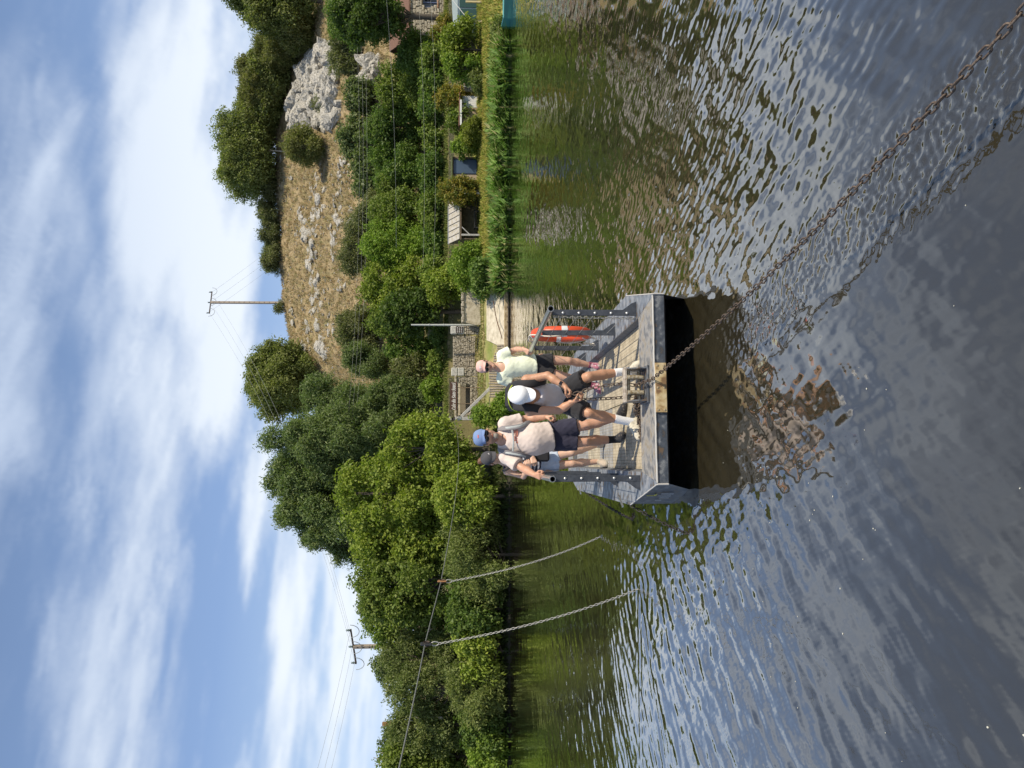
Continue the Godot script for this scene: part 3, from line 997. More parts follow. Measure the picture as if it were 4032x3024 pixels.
	# bare dead branches that stand out of the hedgerow
	dead_branch(Vector3(-26.2, 7.0, -52.0), 2.3, "pale dead branch sticking out of the bank trees near the broken pole")
	dead_branch(Vector3(-22.6, 4.4, -50.2), 1.9, "pale bare twig low in the bank trees beside the broken pole")
	dead_branch(Vector3(42.5, ground(42.5, -117) + 2.0, -117), 5.0, "bare grey branch rising out of the twiggy crest oak")
	dead_branch(Vector3(36.0, ground(36.0, -116) + 0.2, -116), 4.2, "bleached dead branch in the scrub beside the largest crest oak")


func dead_branch(p: Vector3, h: float, label: String) -> void:
	var b := MB.new()
	b.tube([Vector3.ZERO, Vector3(0.1, h * 0.4, 0), Vector3(-0.05, h * 0.7, 0.1), Vector3(0.2, h, 0.1)], [0.09, 0.07, 0.05, 0.02], 6)
	b.tube([Vector3(0.0, h * 0.55, 0.05), Vector3(-0.3, h * 0.75, 0.1), Vector3(-0.35, h * 0.95, 0.1)], [0.05, 0.035, 0.015], 5)
	b.tube([Vector3(0.05, h * 0.4, 0.0), Vector3(0.4, h * 0.6, 0.1), Vector3(0.5, h * 0.8, 0.0)], [0.05, 0.03, 0.015], 5)
	var o := put("dead_branch", b.mesh(), mat("dead_wood", 0.36, 0.33, 0.28, 0.9), self, at(p))
	tag(o, label, "branch")


func plant(called: String, x: float, z: float, h: float, r: float, kind: String, label: String) -> void:
	var k: Array = kinds[kind]
	if called == "waterside_bush":
		z += 0.55
	var g := maxf(ground(x, z), -0.15)
	var cat := "bush" if "bush" in called or "scrub" in called else "tree"
	var t := thing(called, label, cat, Vector3(x, g - 0.1, z))
	var y0: float = h * k[4]
	var mid := (y0 + h) * 0.5
	var hy := (h - y0) * 0.5
	# lobes of the crown
	var lobes := []
	var want := 16 + int(r * 3.6) + int(h * 0.9)
	for q in want:
		var f := (q + 0.5) / want
		var yy := lerpf(-0.82, 0.80, f) + rng.randf_range(-0.12, 0.12)
		var wide := sqrt(maxf(0.05, 1.0 - yy * yy * 0.92))
		if kind in ["alder", "alder2", "bright", "sallow", "darkbush", "willow", "scrub", "hedge"]:
			wide = minf(1.0, wide * (1.12 if yy < 0.0 else 1.0)) if yy > -0.6 else 0.92
		var a := rng.randf() * TAU + q * 2.4
		var rad := r * (rng.randf_range(0.24, 0.46) if kind in ["ash", "oak"] else rng.randf_range(0.20, 0.40))
		var rr := (r - rad * (0.1 if rng.randf() < 0.3 else 0.75)) * wide * sqrt(rng.randf_range(0.25, 1.0))
		if kind in ["oak", "oak2", "ash", "scrub"]:
			rr *= 1.0 + 0.28 * fine.get_noise_2d(cos(a) * 1.6 + x * 3.1, sin(a) * 1.6 + z * 2.3)
			yy *= 1.0 + 0.22 * fine.get_noise_2d(cos(a) * 1.3 + z, x * 1.7)
		lobes.append([Vector3(cos(a) * rr, mid + yy * (hy - rad * 0.45), sin(a) * rr), rad])
	lobes.append([Vector3(rng.randf_range(-0.2, 0.2) * r, h - r * 0.34, 0), r * 0.34])
	# trunk and limbs
	var b := MB.new()
	var tr := clampf(h * 0.022, 0.05, 0.28)
	if kind == "hedge" or h < 1.4:
		tr = 0.03
	var sway := Vector3(rng.randf_range(-0.1, 0.1), 0, rng.randf_range(-0.1, 0.1)) * h * 0.5
	b.tube([Vector3.ZERO, Vector3(0, mid * 0.5, 0) + sway * 0.3, Vector3(0, mid, 0) + sway * 0.6, Vector3(0, h * 0.86, 0) + sway], [tr * 1.25, tr, tr * 0.7, tr * 0.2], 7)
	for q in lobes:
		var e: Vector3 = q[0]
		var s := Vector3(0, clampf(e.y - e.length() * 0.35, mid * 0.15, h * 0.7), 0) + sway * 0.4
		b.tube([s, s.lerp(e, 0.5) + Vector3(0, -0.06 * h * 0.3, 0), e], [tr * 0.42, tr * 0.28, tr * 0.10], 5, false)
	put("trunk", b.mesh(), mats["bark"], t)
	# foliage
	var size: float = k[3]
	var area := 0.0
	for q in lobes:
		area += 4.0 * PI * q[1] * q[1]
	var n := int(area * k[5] * 1.05 / (size * size))
	n = clampi(n, 60, 6500)
	var xf := []
	var cols := []
	var tint := rng.randf_range(0.9, 1.1)
	var tries := 0
	while xf.size() < n and tries < n * 3:
		tries += 1
		var q: Array = lobes[rng.randi() % lobes.size()]
		if rng.randf() > pow(q[1] / (r * 0.46), 2.0):
			continue
		var dir := Vector3(rng.randfn(), rng.randfn() + 0.25, rng.randfn()).normalized()
		var ragged := 0.80 + 0.42 * fine.get_noise_3d(dir.x * 2.1 + x, dir.y * 2.1 + q[0].y, dir.z * 2.1)
		var p: Vector3 = q[0] + dir * q[1] * (ragged + rng.randf_range(-0.34, 0.32))
		if p.y < 0.02 * h:
			continue
		var buried := false
		for u in lobes:
			if u != q and p.distance_squared_to(u[0]) < u[1] * u[1] * 0.42:
				buried = true
				break
		if buried and rng.randf() < 0.8:
			continue
		var s := size * rng.randf_range(0.6, 1.15)
		xf.append(Transform3D(Basis.from_euler(Vector3(rng.randf_range(-0.7, 0.7), rng.randf() * TAU, rng.randf_range(-0.7, 0.7))).scaled(Vector3(s, s, s)), p))
		cols.append(k[rng.randi() % 3].lerp(k[rng.randi() % 2], 0.5) * tint)
	var mm := MultiMesh.new()
	mm.transform_format = MultiMesh.TRANSFORM_3D
	mm.use_colors = true
	mm.mesh = clumps[k[6]][rng.randi() % 2]
	mm.instance_count = xf.size()
	for q in xf.size():
		mm.set_instance_transform(q, xf[q])
		mm.set_instance_color(q, cols[q])
	var o := MultiMeshInstance3D.new()
	o.name = "crown"
	o.multimesh = mm
	o.material_override = mats["leaf"]
	o.set_meta("kind", "stuff")
	t.add_child(o, true)


# ---------------------------------------------------------------- things on the far bank
var stone_shapes := []


func stone_shape(sd: int) -> ArrayMesh:
	var r := RandomNumberGenerator.new()
	r.seed = sd
	var b := MB.new()
	b.box(Transform3D(), Vector3.ONE, 0.13)
	var moved := {}
	for k in b.v.size():
		var key := b.v[k].snapped(Vector3.ONE * 0.001)
		if not moved.has(key):
			moved[key] = Vector3(r.randf_range(-0.06, 0.06), r.randf_range(-0.06, 0.06), r.randf_range(-0.05, 0.05))
		b.v[k] += moved[key]
	for k in range(0, b.i.size(), 3):
		var nn := (b.v[b.i[k + 2]] - b.v[b.i[k]]).cross(b.v[b.i[k + 1]] - b.v[b.i[k]]).normalized()
		for q in 3:
			b.n[b.i[k + q]] = nn
	return b.mesh()


# courses of uneven stones laid on the front of a mortar core; hole = Rect2 left open
func rubble(parent: Node3D, x0: float, x1: float, y0: float, y1: float, thick: float, m: Material, lo: float, hi: float, hole := Rect2(), core := true) -> void:
	var y := y0
	while y < y1 - 0.03:
		var hh := minf(rng.randf_range(lo, hi), y1 - y)
		var x := x0 - rng.randf() * lo
		while x < x1:
			var w := rng.randf_range(lo * 1.1, hi * 2.0)
			var a := maxf(x, x0)
			var e := minf(x + w, x1)
			x += w
			if e - a < lo * 0.4:
				continue
			var c := Vector2((a + e) * 0.5, y + hh * 0.5)
			if hole.has_area() and hole.grow(0.04).has_point(c):
				continue
			put("stone", stone_shapes[rng.randi() % stone_shapes.size()], m, parent, turned(Vector3(c.x, c.y, rng.randf_range(-0.02, 0.025)), rng.randf_range(-0.05, 0.05), rng.randf_range(-0.08, 0.08), rng.randf_range(-0.06, 0.06)) * Transform3D(Basis.from_scale(Vector3(e - a - 0.004, hh - 0.002, thick))))
		y += hh
	if core:
		var b := MB.new()
		if hole.has_area():
			b.box(at(Vector3((x0 + hole.position.x) * 0.5, (y0 + y1) * 0.5, -thick * 0.3)), Vector3(hole.position.x - x0, y1 - y0 - 0.04, thick * 0.8))
			b.box(at(Vector3((x1 + hole.end.x) * 0.5, (y0 + y1) * 0.5, -thick * 0.3)), Vector3(x1 - hole.end.x, y1 - y0 - 0.04, thick * 0.8))
			b.box(at(Vector3(hole.get_center().x, (y1 + hole.end.y) * 0.5, -thick * 0.3)), Vector3(hole.size.x, y1 - hole.end.y - 0.04, thick * 0.8))
			b.box(at(Vector3(hole.get_center().x, (y0 + hole.position.y) * 0.5, -thick * 0.3)), Vector3(hole.size.x, hole.position.y - y0, thick * 0.8))
		else:
			b.box(at(Vector3((x0 + x1) * 0.5, (y0 + y1) * 0.5, -thick * 0.3)), Vector3(x1 - x0 - 0.02, y1 - y0 - 0.04, thick * 0.8))
		put("mortar", b.mesh(), mats["mortar"], parent)


func make_far_bank() -> void:
	for k in 6:
		stone_shapes.append(stone_shape(k + 3))
	var white := mat("white_paint", 0.72, 0.72, 0.70, 0.6)
	var brown := mat("sign_brown", 0.075, 0.035, 0.022, 0.5)
	var steel := mat("galvanised", 0.42, 0.43, 0.44, 0.45, 0.6)
	# slipway: a concrete ramp that runs down into the river between log edges
	var b := MB.new()
	b.slab([Vector3(1.75, -0.75, -46.6), Vector3(6.3, -0.75, -46.6), Vector3(6.6, 1.32, -52.1), Vector3(3.1, 1.32, -52.1)], Vector3(0, 0.1, 0))
	var o := put("slipway", b.mesh(), mats["concrete"])
	tag(o, "pale concrete slipway running down into the river", "slipway", "", "structure")
	var lip := thing("slipway_curb", "brownish concrete curb with an iron pipe along the foot of the slipway", "curb", Vector3(3.95, 0, -47.75))
	b = MB.new()
	b.box(at(Vector3(0, 0.17, 0)), Vector3(4.4, 0.34, 0.35), 0.03)
	put("curb_block", b.mesh(), nmat("stained_concrete", [[0.26, 0.19, 0.10], [0.40, 0.31, 0.18], [0.46, 0.38, 0.25]], 0.01, 0.8, 0.9, 0.3), lip)
	b = MB.new()
	b.tube([Vector3(-2.3, 0.07, 0.24), Vector3(2.3, 0.07, 0.24)], 0.05, 8)
	put("pipe", b.mesh(), mat("old_iron", 0.06, 0.045, 0.035, 0.8), lip)
	for k in 5:
		b = MB.new()
		b.tube([Vector3(-1.9 + k * 0.95, 0.07, 0.24), Vector3(-1.8 + k * 0.95, 0.07, 0.24)], 0.085, 8)
		put("pipe_collar", b.mesh(), mats["old_iron"], lip)
	var mooring := thing("chain", "rusty mooring chain lying slack on the concrete slipway", "chain", Vector3(4.0, 0.46, -48.6))
	var ps := []
	for k in 26:
		var f := k / 25.0
		ps.append(Vector3(lerpf(-1.0, 1.6, f), lerpf(-0.02, 0.52, f) + 0.06 * sin(f * 3.0), -lerpf(0.1, 1.5, f) + 0.25 * sin(f * 9.0)))
	lay_links(mooring, ps, 0.11, 0.014, mat("rust", 0.13, 0.06, 0.03, 0.9))
	# log palisade beside the slipway
	var logs := thing("log_palisade", "row of upright weathered logs edging the bank beside the slipway", "palisade", Vector3(0.9, 0.0, -48.2))
	for k in 21:
		var x := -1.7 + k * 0.165
		var top := lerpf(1.28, 0.72, clampf((k - 10) / 10.0, 0.0, 1.0)) + rng.randf_range(-0.06, 0.06)
		b = MB.new()
		var r := rng.randf_range(0.068, 0.085)
		b.tube([Vector3(x, -0.5, 0), Vector3(x + rng.randf_range(-0.02, 0.02), top * 0.6, 0.01), Vector3(x + rng.randf_range(-0.03, 0.03), top, -0.02)], [r, r, r * 0.92], 9)
		put("log", b.mesh(), mats["log_wood"], logs)
	var stub := thing("log_palisade", "short dark run of logs at the reed end of the slipway", "palisade", Vector3(6.75, 0.0, -48.3))
	for k in 6:
		b = MB.new()
		b.tube([Vector3(-0.45 + k * 0.17, -0.5, -0.3 * k), Vector3(-0.45 + k * 0.17, 0.75 + 0.1 * k + rng.randf_range(-0.05, 0.05), -0.3 * k)], 0.08, 8)
		put("log", b.mesh(), mats["brown_wood"], stub)
	# smooth retaining wall with rough coping
	var wall := thing("retaining_wall", "smooth sand-coloured retaining wall with a rough stone coping", "wall", Vector3(5.75, 0, -55))
	b = MB.new()
	b.slab([Vector3(-1.35, 1.3, 0), Vector3(1.55, 1.3, 0), Vector3(1.55, 3.1, 0), Vector3(-1.15, 3.1, 0), Vector3(-1.35, 2.2, 0)], Vector3(0, 0, -0.5))
	put("wall_face", b.mesh(), mats["render_wall"], wall)
	for k in 12:
		put("coping_stone", stone_shapes[k % 6], mats["rubble"], wall, turned(Vector3(-1.1 + k * 0.235, 3.13 + rng.randf_range(-0.02, 0.04), -0.2), 0, rng.randf_range(-0.2, 0.2), rng.randf_range(-0.15, 0.15)) * Transform3D(Basis.from_scale(Vector3(0.25, rng.randf_range(0.16, 0.26), 0.6))))
	# gate pillars
	gate_pillar(Vector3(0.93, 0, -57), 0.66, 4.08, "stone gate pillar with blank dressed top beside the walled recess", false)
	gate_pillar(Vector3(4.06, 0, -56), 0.62, 4.10, "stone gate pillar with dark lettered plaque beside the lamp post", true)
	# dark dry-stone wall in the shade between the pillars
	var dark := thing("dry_stone_wall", "shaded dry-stone wall between the two gate pillars", "wall", Vector3(2.6, 0, -58.45))
	rubble(dark, -1.4, 1.2, 2.1, 4.0, 0.4, mats["rubble"], 0.10, 0.18)
	# long terrace wall that carries the lane
	var long := thing("terrace_wall", "long mossy terrace wall running behind the gardens", "wall", Vector3(0, 0, -59.1))
	b = MB.new()
	b.box(at(Vector3(21.0, 3.1, -0.4)), Vector3(34.0, 2.5, 0.5))
	b.box(at(Vector3(-6.0, 3.1, -0.4)), Vector3(13.0, 2.5, 0.5))
	put("wall_face", b.mesh(), nmat("mossy_stone", [[0.05, 0.055, 0.025], [0.12, 0.115, 0.06], [0.22, 0.20, 0.13]], 0.02, 0.8, 0.95, 1.5), long)
	# wall with a walled recess under the sign
	var kiln := thing("stone_wall", "low rubble wall with a dark square recess behind the brown sign", "wall", Vector3(-1.0, 0, -57))
	var hole := Rect2(-1.22, 2.62, 2.05, 0.72)
	rubble(kiln, -1.5, 1.55, 1.9, 3.62, 0.45, mats["rubble"], 0.09, 0.17, hole)
	b = MB.new()
	b.box(at(Vector3(-0.2, 2.98, -0.75)), Vector3(2.3, 0.95, 0.1))
	put("recess_back", b.mesh(), mats["mortar"], kiln)
	b = MB.new()
	b.box(at(Vector3(-0.2, 3.42, 0.03)), Vector3(2.45, 0.17, 0.5), 0.03)
	put("lintel", b.mesh(), mats["render_wall"], kiln)
	b = MB.new()
	b.box(at(Vector3(0.02, 3.72, 0)), Vector3(3.3, 0.16, 0.6), 0.03)
	put("wall_cap", b.mesh(), mats["rubble"], kiln)
	# the sign
	var sign := thing("name_sign", "brown wooden sign lettered Cale du Sans Souci on two thin posts", "sign", Vector3(-0.87, 0, -54))
	b = MB.new()
	b.box(at(Vector3(0, 3.79, 0)), Vector3(2.02, 0.52, 0.05), 0.008)
	put("sign_board", b.mesh(), brown, sign)
	for s in [-0.57, 0.60]:
		b = MB.new()
		b.tube([Vector3(s, 1.4, -0.06), Vector3(s, 4.0, -0.06)], 0.032, 8)
		put("post", b.mesh(), mats["brown_wood"], sign)
	var tm := text_mesh("Cale du Sans Souci", 0.35, 0.012, ["Droid Serif"], true, 700)
	var shear := Basis(Vector3(0.60, 0, 0), Vector3(0.22, 1.05, 0), Vector3(0, 0, 1))
	put("lettering", tm, mat("letter_white", 0.82, 0.81, 0.78, 0.6), sign, Transform3D(shear, Vector3(-0.02, 3.78, 0.033)))
	# timber mooring mast that carries the cable
	var mast := thing("mooring_mast", "pale grey timber mast with a slanting brace that holds the ferry cable", "mast", Vector3(-2.33, 0.9, -50))
	b = MB.new()
	b.bar(Vector3(0, -0.4, 0), Vector3(0, 3.08, 0), 0.24, 0.24, Vector3.FORWARD, 0.02)
	put("post", b.mesh(), mats["grey_wood"], mast)
	b = MB.new()
	b.bar(Vector3(0.14, 2.24, 0.0), Vector3(2.06, 0.28, 0.05), 0.2, 0.2, Vector3.FORWARD, 0.02)
	put("brace", b.mesh(), mats["grey_wood"], mast)
	b = MB.new()
	b.box(at(Vector3(0, 2.80, 0)), Vector3(0.27, 0.22, 0.27), 0.01)
	put("iron_band", b.mesh(), mats["old_iron"], mast)
	b = MB.new()
	b.box(at(Vector3(0, 2.35, 0)), Vector3(0.27, 0.25, 0.27), 0.01)
	put("metal_collar", b.mesh(), steel, mast)
	# plain lamp post
	var lamp := thing("pole", "tall plain grey pole standing at the lettered gate pillar", "pole", Vector3(4.5, 1.7, -56.6))
	b = MB.new()
	b.tube([Vector3(0, 0, 0), Vector3(0, 2.6, 0), Vector3(0, 5.4, 0)], [0.085, 0.08, 0.06], 10)
	put("shaft", b.mesh(), mat("grey_paint", 0.42, 0.44, 0.42, 0.6), lamp)
	for y in [1.6, 2.9, 4.0]:
		b = MB.new()
		b.tube([Vector3(0, y, 0), Vector3(0, y + 0.06, 0)], 0.1, 10)
		put("collar", b.mesh(), mats["grey_paint"], lamp)
	make_gardens()


func gate_pillar(p: Vector3, w: float, top: float, label: String, lettered: bool) -> void:
	var t := thing("gate_pillar", label, "pillar", p)
	var base := 1.8
	rubble(t, -w * 0.5, w * 0.5, base, 3.05, w * 0.7, mats["rubble"], 0.10, 0.18)
	var b: MB
	var dressed := nmat("dressed_stone", [[0.34, 0.33, 0.29], [0.46, 0.45, 0.41], [0.54, 0.53, 0.49]], 0.01, 1.2, 0.85, 0.3)
	var y := 3.05
	for k in 2:
		var hh := (top - 3.05 - 0.02) * 0.5
		b = MB.new()
		b.box(at(Vector3(0, y + hh * 0.5, 0)), Vector3(w * 0.98, hh - 0.012, w * 0.85), 0.05)
		put("dressed_block", b.mesh(), dressed, t)
		y += hh
	if lettered:
		b = MB.new()
		b.box(at(Vector3(0.02, 3.42, w * 0.425 + 0.012)), Vector3(0.5, 0.52, 0.02))
		var pl := put("plaque", b.mesh(), mat("plaque_brown", 0.06, 0.045, 0.035, 0.6), t)
		b = MB.new()
		# illegible lines of pale lettering, worn marks of uneven length
		for k in 3:
			var x := -0.2
			while x < 0.2:
				var l := rng.randf_range(0.03, 0.09)
				b.box(at(Vector3(x + l * 0.5 + 0.02, 3.56 - k * 0.15, w * 0.425 + 0.025)), Vector3(l, rng.randf_range(0.03, 0.06), 0.006))
				x += l + rng.randf_range(0.02, 0.05)
		put("worn_marks", b.mesh(), mats["white_paint"], pl)


func make_gardens() -> void:
	var b: MB
	var white: Material = mats["white_paint"]
	# open shelter with a corrugated lean-to roof
	var sh := thing("garden_shelter", "open timber shelter under a pale corrugated roof with a dark interior", "shelter", Vector3(12.4, 0, -55.2))
	var sheet := nmat("roof_sheet", [[0.30, 0.26, 0.17], [0.38, 0.36, 0.31], [0.44, 0.43, 0.41]], 0.01, 0.8, 0.85, 0.2)
	for k in 8:
		b = MB.new()
		var x := -1.75 + k * 0.44
		b.slab([Vector3(x, 3.36, 0.85), Vector3(x + 0.425, 3.36, 0.85), Vector3(x + 0.425, 4.22, -1.1), Vector3(x, 4.22, -1.1)], Vector3(0, 0.03, 0))
		var panel := put("roof_panel", b.mesh(), sheet, sh)
		b = MB.new()
		b.tube([Vector3(x + 0.432, 3.40, 0.86), Vector3(x + 0.432, 4.265, -1.1)], 0.026, 6)
		put("roof_rib", b.mesh(), mat("dark_rib", 0.10, 0.09, 0.08, 0.8), panel)
	b = MB.new()
	b.bar(Vector3(-1.8, 4.27, -1.1), Vector3(1.8, 4.27, -1.1), 0.09, 0.06)
	put("ridge_flashing", b.mesh(), mats["galvanised"], sh)
	b = MB.new()
	b.bar(Vector3(-1.8, 3.28, 0.8), Vector3(1.8, 3.28, 0.8), 0.12, 0.08)
	put("front_beam", b.mesh(), mats["brown_wood"], sh)
	for x in [-1.45, 1.62]:
		b = MB.new()
		b.bar(Vector3(x, 1.5, 0.8), Vector3(x, 3.25, 0.8), 0.13, 0.13)
		put("post", b.mesh(), mats["grey_wood"], sh)
	b = MB.new()
	b.bar(Vector3(-1.45, 2.6, 0.8), Vector3(-0.85, 3.22, 0.8), 0.08, 0.06)
	put("knee_brace", b.mesh(), mats["grey_wood"], sh)
	b = MB.new()
	b.box(at(Vector3(0, 2.8, -1.1)), Vector3(3.5, 2.6, 0.1))
	put("back_wall", b.mesh(), nmat("olive_board", [[0.12, 0.10, 0.055], [0.20, 0.17, 0.10]], 0.01, 0.7, 0.9), sh)
	for x in [-1.75, 1.75]:
		b = MB.new()
		b.slab([Vector3(x, 1.5, 0.75), Vector3(x, 1.5, -1.05), Vector3(x, 4.15, -1.05), Vector3(x, 3.33, 0.75)], Vector3(0.05, 0, 0))
		put("side_wall", b.mesh(), mats["brown_wood"], sh)
	chair("garden_chair", Vector3(13.15, 1.62, -54.95), 0.3, "dark round-backed garden chair at the fruit-tree end of the shelter")
	chair("garden_chair", Vector3(13.7, 1.62, -55.35), -0.5, "dark garden chair deepest in the shelter corner")
	var tb := thing("garden_table", "dark low table inside the open shelter", "table", Vector3(12.2, 1.55, -55.1))
	b = MB.new()
	b.box(at(Vector3(0, 0.72, 0)), Vector3(1.3, 0.05, 0.6), 0.01)
	put("tabletop", b.mesh(), mat("dark_paint", 0.02, 0.02, 0.022, 0.6), tb)
	for s in [[-0.6, -0.25], [0.6, -0.25], [-0.6, 0.25], [0.6, 0.25]]:
		b = MB.new()
		b.bar(Vector3(s[0], 0, s[1]), Vector3(s[0], 0.7, s[1]), 0.05, 0.05)
		put("leg", b.mesh(), mats["dark_paint"], tb)
	# hut with a dark blue door
	var hut := thing("garden_hut", "small garden hut with a large dark blue panel door", "hut", Vector3(16.2, 0, -56.2))
	b = MB.new()
	b.box(at(Vector3(0.15, 2.85, -0.9)), Vector3(1.75, 2.3, 1.8))
	put("wall", b.mesh(), mats["brown_wood"], hut)
	b = MB.new()
	b.box(at(Vector3(0.28, 2.98, 0.03)), Vector3(1.02, 1.68, 0.05), 0.01)
	var door := put("door", b.mesh(), mat("blue_door", 0.06, 0.095, 0.15, 0.35), hut)
	for e in [[Vector3(-0.26, 2.98, 0.06), Vector3(0.05, 1.72, 0.04)], [Vector3(0.82, 2.98, 0.06), Vector3(0.05, 1.72, 0.04)], [Vector3(0.28, 3.84, 0.06), Vector3(1.12, 0.05, 0.04)], [Vector3(0.28, 2.12, 0.06), Vector3(1.12, 0.05, 0.04)]]:
		b = MB.new()
		b.box(at(e[0]), e[1])
		put("door_frame", b.mesh(), mat("navy_frame", 0.02, 0.03, 0.06, 0.4), door)
	for k in 5:
		b = MB.new()
		b.box(at(Vector3(-0.66 + k * 0.085, 2.85, 0.02)), Vector3(0.078, 1.75, 0.03))
		put("plank", b.mesh(), mat("pale_plank", 0.42, 0.33, 0.24, 0.8), hut)
	b = MB.new()
	b.box(turned(Vector3(0.15, 4.03, -0.85), 0.06), Vector3(1.95, 0.08, 2.1))
	put("roof", b.mesh(), nmat("mossy_roof", [[0.06, 0.08, 0.03], [0.12, 0.13, 0.05]], 0.02, 0.8, 0.95, 0.8), hut)
	# white shed with tan side
	var shed := thing("white_shed", "small white plank shed with a tan side wall and reddish roof edge", "shed", Vector3(20.9, 0, -56))
	for k in 6:
		b = MB.new()
		b.box(at(Vector3(0.07 + k * 0.145, 2.52, 0.01)), Vector3(0.138, 1.72, 0.04))
		put("plank", b.mesh(), white, shed)
	b = MB.new()
	b.box(at(Vector3(-0.65, 2.4, -0.5)), Vector3(1.28, 1.5, 1.0))
	put("side_wall", b.mesh(), nmat("tan_board", [[0.32, 0.24, 0.15], [0.42, 0.33, 0.22]], 0.01, 0.8, 0.85), shed)
	for k in 3:
		b = MB.new()
		b.box(at(Vector3(-1.05 + k * 0.42, 2.4, 0.012)), Vector3(0.04, 1.5, 0.02))
		put("batten", b.mesh(), mats["tan_board"], shed)
	b = MB.new()
	b.box(at(Vector3(0.42, 2.45, -0.55)), Vector3(0.84, 1.75, 1.05))
	put("wall", b.mesh(), white, shed)
	b = MB.new()
	b.box(turned(Vector3(-0.25, 3.42, -0.4), 0.0, 0.0, -0.02), Vector3(2.5, 0.07, 1.5))
	put("roof", b.mesh(), mat("roof_red", 0.22, 0.10, 0.07, 0.8), shed)
	b = MB.new()
	b.box(at(Vector3(-0.5, 3.30, 0.36)), Vector3(1.9, 0.14, 0.03))
	put("fascia", b.mesh(), white, shed)
	# timber pergola with low wall
	var pg := thing("pergola", "weathered timber frame of posts and beams before a stone garden wall", "pergola", Vector3(22.9, 0, -56))
	rubble(pg, -0.75, 1.6, 1.5, 3.1, 0.3, mats["rubble"], 0.13, 0.24)
	for e in [[Vector3(-0.55, 1.4, 0.35), Vector3(-0.55, 3.1, 0.35)], [Vector3(-0.25, 1.6, 0.4), Vector3(-0.25, 2.95, 0.4)], [Vector3(0.55, 1.4, 0.35), Vector3(0.55, 3.35, 0.35)]]:
		b = MB.new()
		b.bar(e[0], e[1], 0.1, 0.1)
		put("post", b.mesh(), mats["grey_wood"], pg)
	for e in [[Vector3(-0.75, 3.25, 0.35), Vector3(0.7, 3.25, 0.35)], [Vector3(-0.6, 2.5, 0.36), Vector3(0.5, 3.2, 0.36)], [Vector3(-0.75, 3.0, 0.3), Vector3(0.6, 3.0, 0.3)]]:
		b = MB.new()
		b.bar(e[0], e[1], 0.09, 0.07)
		put("beam", b.mesh(), mats["brown_wood"], pg)
	# greenhouse: pale curved frame with green glass
	var gh := thing("greenhouse", "pale greenhouse with a rounded roof and dark green panes at the picture edge", "greenhouse", Vector3(27.9, 0, -56))
	var pane := mat("green_glass", 0.02, 0.06, 0.045, 0.08)
	var frame := mat("frame_blue_grey", 0.42, 0.50, 0.52, 0.5)
	b = MB.new()
	b.box(at(Vector3(1.2, 2.55, -1.2)), Vector3(3.6, 2.1, 2.2))
	put("body", b.mesh(), frame, gh)
	b = MB.new()
	var arc := []
	for k in 9:
		var a := PI * k / 8.0
		arc.append(Vector3(1.2 - cos(a) * 1.85, 3.55 + sin(a) * 0.45, -0.05))
	b.slab(arc, Vector3(0, 0, -2.3))
	put("curved_roof", b.mesh(), frame, gh)
	for k in 3:
		b = MB.new()
		b.box(at(Vector3(-0.02 + k * 1.12, 2.55, -0.06)), Vector3(1.0, 1.75, 0.05))
		put("pane", b.mesh(), pane, gh)
	for e in [[24.0 + 3.55, 1.5, 2.9], [24.0 + 2.15, 1.45, 2.35]]:
		var ps := thing("garden_post", "pale yellow square post in the lawn " + ("before the greenhouse panes" if e[0] > 27.0 else "under the broad fruit tree"), "post", Vector3(e[0], e[1], -53.4))
		b = MB.new()
		b.box(at(Vector3(0, (e[2] - e[1]) * 0.5, 0)), Vector3(0.14, e[2] - e[1], 0.14), 0.015)
		put("shaft", b.mesh(), mat("pale_yellow", 0.55, 0.45, 0.24, 0.7), ps)
	var line := thing("clothes_line_post", "thin white slanting prop beside the greenhouse roof", "prop", Vector3(27.2, 2.0, -53.9))
	b = MB.new()
	b.tube([Vector3(-1.1, 0.4, 0), Vector3(0.9, 2.0, 0)], 0.025, 6)
	put("rod", b.mesh(), white, line)
	# teal boat
	var boat := thing("moored_boat", "teal flat boat moored among the reeds at the picture edge", "boat", Vector3(24.9, 0, -47.1))
	b = MB.new()
	var prof := [[-2.2, 0.2, 0.55], [-1.8, 0.5, 0.42], [0.0, 0.62, 0.40], [1.9, 0.6, 0.44]]
	for k in 3:
		var p: Array = prof[k]
		var q: Array = prof[k + 1]
		for s in [-1.0, 1.0]:
			b.quad(Vector3(p[0], p[2], s * p[1]), Vector3(q[0], q[2], s * q[1]), Vector3(q[0], -0.15, s * q[1] * 0.7), Vector3(p[0], -0.1, s * p[1] * 0.7), Vector3(0, 0, s))
		b.quad(Vector3(p[0], 0.05, -p[1] * 0.8), Vector3(q[0], 0.05, -q[1] * 0.8), Vector3(q[0], 0.05, q[1] * 0.8), Vector3(p[0], 0.05, p[1] * 0.8), Vector3.UP)
	b.quad(Vector3(-2.2, 0.55, -0.2), Vector3(-2.2, 0.55, 0.2), Vector3(-2.2, -0.1, 0.14), Vector3(-2.2, -0.1, -0.14), Vector3.LEFT)
	b.quad(Vector3(1.9, 0.44, -0.6), Vector3(1.9, 0.44, 0.6), Vector3(1.9, -0.15, 0.42), Vector3(1.9, -0.15, -0.42), Vector3.RIGHT)
	put("hull", b.mesh(), mat("teal_paint", 0.03, 0.20, 0.20, 0.4), boat)
	b = MB.new()
	for s in [-1.0, 1.0]:
		for k in 3:
			b.bar(Vector3(prof[k][0], prof[k][2], s * prof[k][1]), Vector3(prof[k + 1][0], prof[k + 1][2], s * prof[k + 1][1]), 0.07, 0.05)
	put("gunwale", b.mesh(), mat("teal_light", 0.16, 0.46, 0.46, 0.4), boat)
